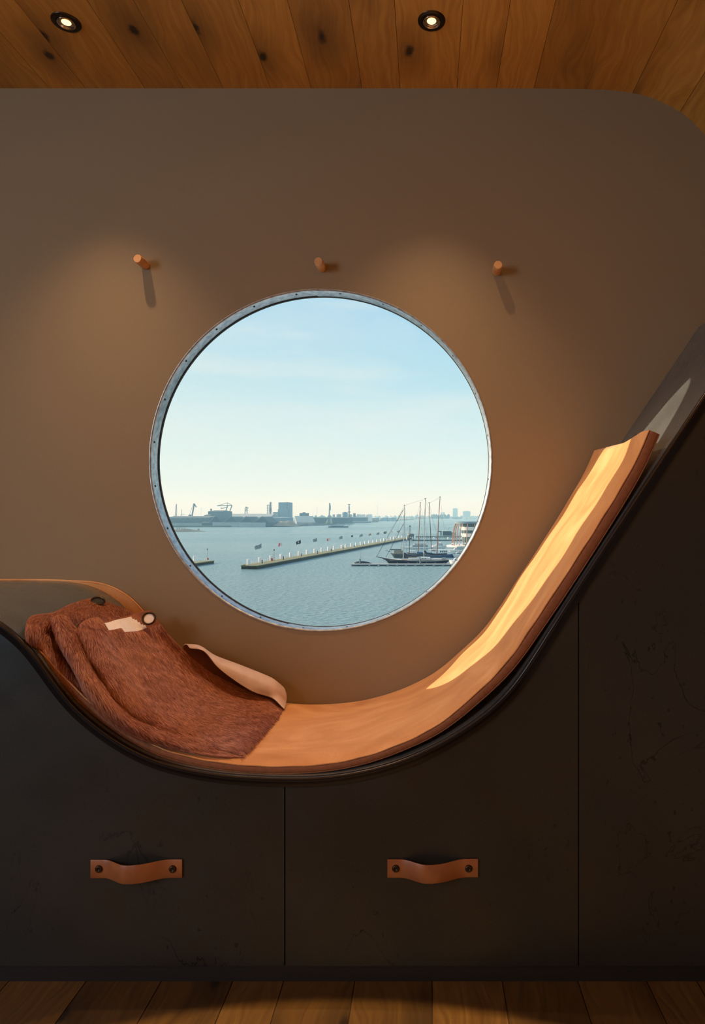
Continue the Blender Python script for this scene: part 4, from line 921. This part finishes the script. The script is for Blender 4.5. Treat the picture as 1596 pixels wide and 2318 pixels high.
FL = [(592,1230.5,'grey','large pale grey flag, leftmost above the pier',1.5),(639,1226.5,'redwhite','red and white flag, second from the left above the pier',1.0),(681,1221.8,'black','dark flag with a pale emblem above the pier',1.3),(717.5,1217.5,'grey','square blue grey flag, fourth from the left above the pier',1.1),(748,1216.5,'redwhite','red and white flag in the middle of the row above the pier',1.0),(775.5,1212.5,'grey','grey flag just right of the middle red and white flag',1.1),(799.5,1210.8,'black','small dark and buff flag hanging limp in the row',.7),(821,1208,'grey','ragged grey flag in the right half of the row',1.15),(840,1206.5,'buff','faded buff flag between two grey flags at the right',1.0),(858.5,1204.2,'grey','grey flag right of the faded buff flag',1.1),(875,1202,'black','dark rectangular flag left of the forestay of the schooner',1.15),(889.5,1201.5,'redwhite','tiny reddish flag behind the forestay of the schooner',.6),(905,1199.8,'grey','dark grey flag, the last of the row beside the first mast',1.15)]
OM['flag_grey'] = omat('flag_grey', (.17, .23, .24), c2=(.40, .46, .45), sc_=1.6); OM['flag_white'] = omat('flag_white', (.75, .68, .60)); OM['flag_buff'] = omat('flag_buff', (.42, .33, .27)); OM['flag_dark'] = omat('flag_dark', (.035, .05, .055)); OM['flag_red'] = omat('flag_red', (.62, .09, .10))
for px, yt, kind, lb, sz in FL:
    p = on_mole(px, 3.4); D = p.y; t = empty('flagpole', (p.x, p.y, WZ+1.15), lb, 'flag', 'flags on poles along the pier'); zt2 = Z_(yt, D)
    mb = MB(); mb.tube([(p.x, D, WZ+1.15), (p.x, D, zt2+.1)], [.035, .022], 5); mb.build('pole', OM['white'], t)
    wdt, hgt_ = 1.5*sz, 1.25*min(1.15, sz+.1)
    def flag(nm, mt_, u0, u1):
        vs = []; fs = []; nx = 8
        for i in range(nx+1):
            u = u0+(u1-u0)*i/nx
            for v in range(5): vv = v/4; vs.append((p.x-wdt*u*(.95+.1*math.sin(vv*3+px)), D+.16*math.sin(u*7+vv*2+px), zt2-hgt_*vv*(1-.25*u)-wdt*.42*u+.07*math.sin(u*9+px)))
        for i in range(nx):
            for v in range(4): fs.append((i*5+v, i*5+v+1, (i+1)*5+v+1, (i+1)*5+v))
        mesh(nm, vs, fs, OM[mt_], t, True)
    if kind == 'redwhite': flag('flag_cloth', 'flag_white', 0, .62); flag('flag_tip', 'flag_red', .62, 1)
    elif kind == 'grey': flag('flag_cloth', 'flag_grey', 0, 1)
    elif kind == 'buff': flag('flag_cloth', 'flag_buff', 0, 1)
    else:
        flag('flag_cloth', 'flag_dark', 0, 1)
        mb = MB(); mb.lathe((p.x-wdt*.45, D-.25, zt2-hgt_*.62), (0,-1,0), [(.2*sz, 0), (.01, .01)], 9); mb.build('emblem', OM['flag_white'], t)
p = on_mole(620.5, 3.2); t = empty('lamp_post', (p.x, p.y, WZ+1.15), 'thin striped light post with a red box at its foot on the pier', 'light post')
mb = MB(); mb.tube([(p.x, p.y, WZ+1.15), (p.x, p.y, WZ+4.6)], .07, 6); mb.build('pole', OM['light'], t)
mb = MB(); mb.lathe((p.x, p.y, WZ+4.6), (0,0,1), [(.01, 0), (.2, 0), (.2, .45), (.01, .5)], 8); mb.build('beacon', OM['black'], t)
mb = MB(); mb.box(p.x-.9, p.x-.4, p.y-.6, p.y-.2, WZ+1.15, WZ+2.0); mb.build('box', OM['red'], t)
for z in (2.0, 3.0): mb = MB(); mb.lathe((p.x, p.y, WZ+z), (0,0,1), [(.08, 0), (.08, .5)], 6); mb.build('stripe', OM['red'], t)
# small pier at the left edge
st_, SA, SB, sd, sn = mole('pier', (430, 1283), (484.5, 1275.3), 3.6, 1.0, 'short concrete pier head at the lower left edge of the round window')
p = Vector((X_(440.5, Dw(1276)), Dw(1276))); t = empty('mooring_post', (p.x, p.y, WZ+1), 'white mooring post alone on the short left pier', 'mooring post', 'lone white mooring post'); mb = MB(); mb.lathe((p.x, p.y, WZ+1), (0,0,1), [(.48, 0), (.48, 1.65), (.01, 1.7)], 18); o = mb.build('post', OM['white'], t); smooth_poly(o)
p = Vector((X_(469.5, Dw(1273.5)), Dw(1273.5))); t = empty('lamp_post', (p.x, p.y, WZ+1), 'thin light post with red box on the short left pier', 'light post')
mb = MB(); mb.tube([(p.x, p.y, WZ+1), (p.x, p.y, WZ+4.5)], .06, 6); mb.build('pole', OM['light'], t); mb = MB(); mb.lathe((p.x, p.y, WZ+4.5), (0,0,1), [(.01, 0), (.17, 0), (.17, .4), (.01, .45)], 8); mb.build('beacon', OM['black'], t)
mb = MB(); mb.box(p.x+.1, p.x+.5, p.y-.5, p.y-.1, WZ+1, WZ+1.7); mb.build('box', OM['red'], t)
mb = MB(); D = Dw(1275.5)+2.5
for k in range(9): mb.tube([(X_(444+k*3, D), D, WZ+1), (X_(444+k*3, D), D, WZ+1.9)], .03, 4)
for h in (1.45, 1.9): mb.tube([(X_(444, D), D, WZ+h), (X_(468, D), D, WZ+h)], .03, 4)
mb.build('railing', OM['white'], st_)
# footbridge pier on the right
D = Dw(1224); t = thing('pier', 1000, 1224, D, 'dark openwork jetty with white posts behind the ship masts', 'pier')
mb = MB(); bx(mb, 933, 1075, 1222, 1223.6, D, 3); mb.build('lower_deck', OM['dark'], t)
mb = MB(); bx(mb, 941, 1075, 1213.5, 1214.8, D+3, .4); bx(mb, 941, 1075, 1217, 1218, D+3, .4)
for k in range(30): bx(mb, 942+k*4.5, 942.8+k*4.5, 1214, 1219, D+3, .3)
mb.build('railing', OM['dark'], t)
for px in (921, 949, 981.7, 1014.5, 1046):
    mb = MB(); mb.lathe((X_(px, D), D+1, Z_(1222, D)), (0,0,1), [(.5, 0), (.5, 1.75), (.01, 1.8)], 14); o = mb.build('jetty_post', OM['white']); smooth_poly(o); tag(o, 'white post standing on the openwork jetty behind the masts', 'mooring post', 'white posts on the jetty')
t = thing('dolphin_platform', 930, 1222, D, 'dark round lattice platform at the inner end of the pier', 'platform')
mb = MB()
for k in range(10):
    a = k*PI/5; mb.tube([(X_(930,D)+1.6*math.cos(a), D+1.6*math.sin(a), WZ), (X_(930,D)+2.1*math.cos(a), D+2.1*math.sin(a), WZ+3.2)], .12, 5)
mb.build('piles', OM['dark'], t); mb = MB(); mb.lathe((X_(930,D), D, WZ+2.6), (0,0,1), [(.01, 0), (2.0, .2), (2.3, 1), (1.9, 1.9), (.01, 2.2)], 16); mb.build('drum', OM['steel'], t)
D = Dw(1212); t = thing('quay_platform', 1015, 1211, D, 'dark raised loading platform on legs in front of the far water', 'platform')
mb = MB(); bx(mb, 1002.5, 1022, 1202.5, 1211.5, D, 6); mb.build('block', OM['dark'], t); mb = MB(); bx(mb, 992, 1000, 1202, 1204.3, D, 5); bx(mb, 997, 999.8, 1204.3, 1211.5, D, 3); mb.build('gantry', OM['dark'], t)
mb = MB(); bx(mb, 1019, 1032, 1205.5, 1211.5, D+4, 6); mb.build('ramp', OM['mid'], t)
mb = MB(); mb.tube([(X_(1015,D), D, Z_(1203,D)), (X_(1015,D), D, Z_(1197,D)), (X_(1018,D), D, Z_(1193.8,D))], .16, 5); mb.build('davit', OM['steel'], t)

# --- floating dock with piles and a covered dinghy
D = Dw(1281.5); t = thing('floating_dock', 905, 1281, D, 'low grey floating dock lying in front of the dark schooner', 'dock')
mb = MB(); bx(mb, 794, 1024, 1277.2, 1279, D, 3.2); mb.build('deck', OM['light'], t)
for k in range(11): mb = MB(); a = 796+k*21; bx(mb, a, a+15, 1279, 1281.8, D+.2, 2.6); mb.build('float', OM['dark'], t)
for px, yt, lb in ((814, 1266, 'dark steel pile at the left end of the floating dock'), (951.5, 1265.5, 'grey steel pile in the middle of the floating dock')):
    mb = MB(); mb.lathe((X_(px, D), D+1.2, WZ-.5), (0,0,1), [(.28, 0), (.28, Z_(yt, D)-WZ+.5), (.01, Z_(yt, D)-WZ+.6)], 14); o = mb.build('pile', OM['steel']); smooth_poly(o); tag(o, lb, 'pile')
def hull(name, mt, pa, pb, ysheer0, ysheer1, ymid, ywl, D, beam, par=None, bow=.25, bow_left=True):
    # pa left end, pb right end in px; sheer rows at the ends and the middle; waterline row
    n_ = 22; vs = []; fs = []
    for i in range(n_+1):
        u = i/n_; px = pa+(pb-pa)*u; uu = u if bow_left else 1-u
        fullness = min(1, (uu/.42)**.7 if uu < .42 else 1)*(1 if uu < .75 else 1-.45*((uu-.75)/.25)**1.5)
        hb_ = beam/2*max(.02, fullness); sh = ysheer0*(1-u)**2+ysheer1*u*u+(2*ymid-.5*ysheer0-.5*ysheer1)*2*u*(1-u)*.5*1.0
        sh = (1-u)*(1-2*u)*ysheer0+4*u*(1-u)*ymid+u*(2*u-1)*ysheer1
        ov = bow*max(0, 1-uu/.2)**1.5; xw = X_(px, D)+(1 if bow_left else -1)*ov*abs(X_(pb, D)-X_(pa, D))*.6
        ov2 = .10*max(0, (uu-.85)/.15); xw -= (1 if bow_left else -1)*ov2*abs(X_(pb, D)-X_(pa, D))
        zs = Z_(sh, D); zw = Z_(ywl, D)-.4
        vs += [(X_(px, D), D-hb_, zs), (xw*.5+X_(px, D)*.5, D-hb_*.96, (zs+zw)/2), (xw, D-hb_*.62, zw), (xw, D+hb_*.62, zw), (xw*.5+X_(px, D)*.5, D+hb_*.96, (zs+zw)/2), (X_(px, D), D+hb_, zs)]
    for i in range(n_):
        for k in range(5): fs.append((i*6+k, i*6+k+1, (i+1)*6+k+1, (i+1)*6+k))
        fs.append((i*6+5, i*6, (i+1)*6, (i+1)*6+5))
    fs += [(0,1,2,3,4,5), tuple(n_*6+k for k in (5,4,3,2,1,0))]
    mb = MB(); mb.add(vs, fs); o = mb.build(name, OM[mt], par); smooth_poly(o, 50); return o
D = Dw(1277); t = thing('covered_dinghy', 822, 1276, D, 'small boat under a dark blue cover at the left end of the floating dock', 'boat')
hull('hull', 'dark', 802, 842, 1273, 1274.5, 1274.5, 1277, D, 2.2, t, bow_left=False)
mb = MB(); vs = []; 
mb.lathe((X_(804, D), D, Z_(1274.5, D)), (1, 0, 0), [(.05, 0), (.5, .4), (.72, 1.5), (.68, 3.0), (.35, 4.6), (.03, 5.3)], 14); mb.build('cover', OM['navy'], t, True)
mb = MB(); mb.tube([(X_(803.5, D), D, Z_(1274, D)), (X_(803.5, D), D, Z_(1271, D))], .12, 6); mb.build('outboard_motor', OM['white'], t)
mb = MB(); mb.tube([(X_(815.5, D), D+1, Z_(1275, D)), (X_(815.5, D), D+1, Z_(1248, D))], .025, 4); mb.build('aerial', OM['rope'], t)

# --- ships
def mast(par, px0, y0, px1, y1, D, r, mt, cap=True, dy=0):
    a, b = Vector((X_(px0, D), D+dy, Z_(y0, D))), Vector((X_(px1, D), D+dy, Z_(y1, D))); mb = MB(); mb.tube([a, a.lerp(b, .5), b], [r, r*.9, r*.62], 8); mb.build('mast', OM[mt], par)
    if cap: mb = MB(); mb.box(b.x-.3, b.x+.3, b.y-.1, b.y+.1, b.z-.08, b.z+.12); mb.build('masthead', OM['rope'], par)
    return a, b
def wires(par, segs, D, r=.022, nm='rigging'):
    mb = MB()
    for a, b, c, d, *q in segs: mb.tube([(X_(a, D), D+(q[0] if q else 0), Z_(b, D)), (X_(c, D), D+(q[1] if len(q) > 1 else 0), Z_(d, D))], r, 4)
    mb.build(nm, OM['rope'], par)
D = Dw(1276.5)+2.6; t = thing('schooner', 940, 1276, D, 'long navy blue two masted schooner moored behind the floating dock', 'sailing ship')
hull('hull', 'navy', 862, 1019, 1262, 1267.5, 1269, 1276.5, D, 5.0, t)
hull('bulwark_stripe', 'white', 864, 1018, 1261.6, 1266.6, 1268.1, 1269.2, D, 4.7, t, bow=.05)
mb = MB(); bx(mb, 882, 1016, 1267.3, 1268.4, D-2.2, 4.4); mb.build('deck', OM['deckw'], t)
mb = MB(); mb.tube([(X_(868, D), D, Z_(1263, D)), (X_(851.5, D), D, Z_(1260.3, D))], [.16, .07], 8); mb.build('bowsprit', OM['black'], t)
mb = MB(); bx(mb, 924, 948, 1263.5, 1268.5, D-1.3, 2.6); mb.build('fore_cabin', OM['white'], t)
mb = MB(); bx(mb, 952, 974, 1262, 1268.5, D-1.5, 3.0); mb.build('wheelhouse', OM['white'], t)
for k in range(3): mb = MB(); bx(mb, 955+k*3.6, 957.4+k*3.6, 1263.6, 1266, D-1.56, .05); mb.build('window', OM['glassd'], t)
mb = MB(); bx(mb, 976, 1000, 1264.5, 1268.5, D-1.4, 2.8); mb.build('aft_cabin', OM['white'], t)
mb = MB(); mb.box(X_(1001, D), X_(1009, D), D-1.2, D+1.2, Z_(1268.5, D), Z_(1262.5, D)); mb.build('cockpit_canopy', OM['light'], t)
a1 = mast(t, 913, 1266, 915.8, 1143.5, D, .17, 'alu'); a2 = mast(t, 959.5, 1266, 962.8, 1129, D, .17, 'alu')
wires(t, [(852,1260.5,914.5,1146),(852.5,1260.5,914.8,1150),(873,1262.5,914.5,1183),(880,1266,914.6,1150,-1.8,0),(916,1144,962.5,1130),(935,1268,915.8,1146,-2,0),(906,1266,915.4,1160,-2.2,0),(922,1268,915.4,1160,-2.2,0),(952,1268,962.5,1145,-2.2,0),(969,1268,962.5,1145,-2.2,0),(1012,1268,963,1131),(905,1266,915.4,1190,2.2,0),(922,1268,915.4,1190,2.2,0)], D)
mb = MB(); mb.tube([(X_(853.5, D), D, Z_(1258, D)), (X_(913.5, D), D, Z_(1153, D))], .06, 6); mb.tube([(X_(898.5, D), D, Z_(1180, D)), (X_(912, D), D, Z_(1155, D))], .10, 6); mb.build('furled_foresail', OM['navy'], t)
mb = MB(); mb.tube([(X_(873.5, D), D, Z_(1262, D)), (X_(913.5, D), D, Z_(1186, D))], .07, 6); mb.build('furled_staysail', OM['rope'], t)
mb = MB(); mb.tube([(X_(915, D), D, Z_(1252, D)), (X_(922, D), D, Z_(1257, D)), (X_(938, D), D, Z_(1259.3, D)), (X_(957, D), D, Z_(1256.5, D))], [.35, .42, .38, .2], 8); mb.build('furled_mainsail', OM['navy'], t)
mb = MB(); mb.tube([(X_(961, D), D, Z_(1247, D)), (X_(966, D), D, Z_(1253, D)), (X_(985, D), D, Z_(1255.5, D)), (X_(1012, D), D, Z_(1253.5, D))], [.4, .45, .38, .2], 8); mb.build('furled_mizzen', OM['navy'], t)
for px in (900, 925, 945, 965, 985, 1005): mb = MB(); mb.lathe((X_(px, D), D-2.55, Z_(1272.5, D)), (0,-1,0), [(.14, 0), (.14, .04), (.01, .05)], 8); mb.build('porthole', OM['light'], t)
mb = MB()
for px in range(880, 1016, 9): mb.tube([(X_(px, D), D-2.1, Z_(1268, D)), (X_(px, D), D-2.1, Z_(1264.2, D))], .02, 4)
mb.tube([(X_(878, D), D-2.1, Z_(1263.5, D)), (X_(940, D), D-2.1, Z_(1265, D)), (X_(1015, D), D-2.1, Z_(1263.2, D))], .02, 4); mb.build('railing', OM['light'], t)
# wooden ketch
D = Dw(1262.5); t = thing('wooden_cutter', 905, 1262, D, 'brown wooden sailing cutter moored behind the bow of the schooner', 'sailing ship')
hull('hull', 'dark', 884, 948, 1252, 1253, 1254.5, 1263, D, 4.0, t)
mb = MB(); bx(mb, 892, 912, 1246.5, 1254, D-1.2, 2.4); mb.build('cabin', OM['deckw'], t); mb = MB(); bx(mb, 882, 908, 1243.6, 1245.2, D-1.4, 2.8); mb.build('awning', OM['dark'], t)
for px in (886, 898, 906): mb = MB(); mb.tube([(X_(px, D), D, Z_(1254, D)), (X_(px, D), D, Z_(1245, D))], .05, 5); mb.build('awning_post', OM['wood'], t)
mb = MB(); mb.tube([(X_(884, D), D, Z_(1249, D)), (X_(873, D), D, Z_(1246.5, D))], .08, 6); mb.build('bowsprit', OM['black'], t)
mast(t, 926.5, 1253, 928.2, 1192, D, .14, 'black'); mb = MB(); mb.tube([(X_(928.2, D), D, Z_(1192, D)), (X_(928.8, D), D, Z_(1171, D))], .04, 5); mb.build('topmast', OM['alu'], t)
mb = MB(); mb.lathe((X_(928.2, D), D, Z_(1192, D)), (0,0,1), [(.01, 0), (.3, .05), (.3, .35), (.01, .4)], 8); mb.build('crosstree', OM['black'], t)
wires(t, [(874,1246.5,928,1193),(912,1254,928,1195,-1.8,0),(946,1253,928.4,1193),(937,1254,928,1196,1.8,0)], D)
# red masted botter
D = Dw(1258.5); t = thing('flat_bottomed_barge_yacht', 955, 1258, D, 'traditional dark sailing boat with a red brown mast and a blue tarpaulin', 'sailing ship')
hull('hull', 'dark', 920, 975, 1250, 1251, 1252.5, 1259, D, 4.2, t)
mb = MB(); bx(mb, 944, 957, 1249.6, 1252.4, D-1.2, 2.4); mb.build('tarpaulin', OM['bluecov'], t)
mb = MB(); bx(mb, 926, 940, 1246.5, 1252, D-1.2, 2.4); mb.build('cabin', OM['white'], t)
mast(t, 946.3, 1253, 951.8, 1138, D, .17, 'wood'); wires(t, [(921,1249,951.4,1140),(974,1251,951.6,1141),(938,1252,951.2,1150,-1.8,0),(958,1252,951.2,1150,-1.8,0)], D)
# tall ship with brown mast and slim dark mast
D = Dw(1261)-2; t = thing('sailing_barge', 995, 1260, D, 'blue hulled sailing barge with a leaning dark mast and a tall brown mast', 'sailing ship')
hull('hull', 'blue', 962, 1035, 1254.5, 1251.5, 1256, 1262, D, 4.6, t, bow_left=False)
mb = MB(); bx(mb, 992, 1014, 1244, 1254.5, D-1.4, 2.8); mb.build('wheelhouse', OM['white'], t)
for k in range(4): mb = MB(); bx(mb, 996+k*4.2, 999+k*4.2, 1247, 1250, D-1.45, .05); mb.build('window', OM['glassd'], t)
mb = MB(); bx(mb, 970, 988, 1243.5, 1250, D-1.3, 2.6); mb.build('deck_house', OM['white'], t)
for k in range(4): mb = MB(); bx(mb, 977+k*2.4, 978.8+k*2.4, 1244.8, 1247.2, D-1.35, .05); mb.build('window', OM['wood'], t)
mast(t, 977, 1254, 971.5, 1138, D, .15, 'black'); mast(t, 989.3, 1254, 993.8, 1158, D, .20, 'wood', False); mast(t, 993.8, 1160, 996.2, 1125, D, .15, 'wood')
wires(t, [(972,1139,996,1126),(972,1140,990,1220),(996.5,1126,1012,1250),(971.5,1140,965,1253),(993.8,1160,1034,1251),(984,1254,993.5,1165,-2,0)], D)
# motor yachts
def yacht(px0, px1, yh, yt, ywl, lb, seed, left=True):
    D = Dw(ywl); t = thing('motor_yacht', (px0+px1)/2, ywl, D, lb, 'motor boat'); L_ = px1-px0
    hull('hull', 'white', px0, px1, yh, yh+.4, yh+.6, ywl, D, 3.6, t, bow_left=left)
    a, b = (px0+L_*.28, px1-L_*.12) if left else (px0+L_*.12, px1-L_*.28)
    x0, x1 = X_(a, D), X_(b, D); z0, z1 = Z_(yh+.8, D), Z_(yt+(yh-yt)*.35, D); s = (x1-x0)*.14
    mb = MB(); mb.add([(x0,D-1.4,z0),(x1,D-1.4,z0),(x1,D+1.4,z0),(x0,D+1.4,z0),(x0+s,D-1.2,z1),(x1-s*.5,D-1.2,z1),(x1-s*.5,D+1.2,z1),(x0+s,D+1.2,z1)], [(0,1,5,4),(1,2,6,5),(2,3,7,6),(3,0,4,7),(4,5,6,7)]); mb.build('cabin', OM['white'], t)
    mb = MB(); mb.box(x0+s, x1-s, D-1.42, D-1.3, z0+(z1-z0)*.35, z0+(z1-z0)*.75); mb.build('window_band', OM['glassd'], t)
    mb = MB(); mb.box(x0+s*1.8, x1-s*1.6, D-1, D+1, z1, Z_(yt, D)); mb.build('flybridge', OM['light'], t)
yacht(905, 985, 1238, 1230.5, 1242, 'large sleek white motor yacht behind the red brown mast', 1)
yacht(975, 1010, 1234.5, 1230, 1241, 'white motor boat with a raised bow left of the curved pavilion', 2)
yacht(1012, 1062, 1244, 1238, 1249, 'white cabin cruiser below the curved ribs of the pavilion', 3)
yacht(1024, 1072, 1254, 1247, 1262, 'white cabin boat crowded at the right rim of the window', 4, False)
yacht(1016, 1052, 1268, 1262, 1279, 'white motor boat nearest the dock end at the right window rim', 5)
D = Dw(1240); t = thing('small_tent_boat', 998, 1238, D, 'small boat with a pointed white canopy left of the pavilion', 'boat'); hull('hull', 'light', 988, 1008, 1235, 1235.4, 1235.6, 1239, D, 2.6, t)
mb = MB(); mb.lathe((X_(997, D), D, Z_(1235, D)), (0,0,1), [(1.2, 0), (.6, .8), (.05, 2.0)], 10); mb.build('canopy', OM['white'], t)
# curved pavilion
D = Dw(1240)+8; PXc = 1072; t = thing('pavilion', PXc, 1236, D, 'round white glass pavilion with curved timber ribs at the right window rim', 'building')
cx_ = X_(PXc, D); R1 = X_(PXc, D)-X_(1032, D); cy_ = D+R1
zt3 = Z_(1181, D); zr2 = Z_(1185.5, D); zb3 = Z_(1236, D)
mb = MB(); mb.lathe((cx_, cy_, 0), (0,0,1), [(R1*.80, zr2), (R1*1.0, zr2), (R1*1.02, zt3-.2), (R1*.80, zt3), (R1*.80, zr2)], 48); o = mb.build('roof_ring', OM['bluegrey'], t); smooth_poly(o)
mb = MB(); mb.lathe((cx_, cy_, 0), (0,0,1), [(.1, zt3-.3), (R1*.82, zt3-.3)], 40); mb.build('roof', OM['light'], t)
for z0, z1, r, mt_ in ((1193, 1201, .74, 'white'), (1208, 1216, .66, 'white'), (1186, 1193, .70, 'glassd'), (1201, 1208, .62, 'glassd'), (1216, 1236, .56, 'glassd')):
    mb = MB(); za, zb4 = Z_(z1, D), Z_(z0, D); mb.lathe((cx_, cy_, 0), (0,0,1), [(.1, za), (R1*r*(.93 if mt_ == 'white' else 1), za), (R1*r, zb4), (.1, zb4)], 40); o = mb.build('storey_band' if mt_ == 'white' else 'glazing', OM[mt_], t); smooth_poly(o)
for k in range(16):
    a = PI+.05+k*(2*PI/16); c_, s_ = math.cos(a), math.sin(a); pts = []
    for q in range(9):
        u = q/8; r = R1*(1.18-.0*u-.20*u**2.2); pts.append((cx_+c_*r, cy_+s_*r, zb3+(zr2-zb3)*u))
    mb = MB(); mb.tube(pts, .28, 6); mb.build('rib', OM['rib'], t)
mb = MB(); mb.lathe((cx_, cy_, 0), (0,0,1), [(.1, zb3+.05), (R1*1.5, zb3+.05), (R1*1.5, zb3-1.0), (.1, zb3-1.0)], 40); mb.build('terrace', OM['white'], t)
mb = MB()
for k in range(5): mb.lathe((cx_-R1*1.15+k*1.6, cy_-R1*1.1, zb3), (0,0,1), [(.06, 0), (.06, 1.2), (1.0, 1.25), (.05, 1.9)], 8)
mb.build('terrace_parasols', OM['white'], t)
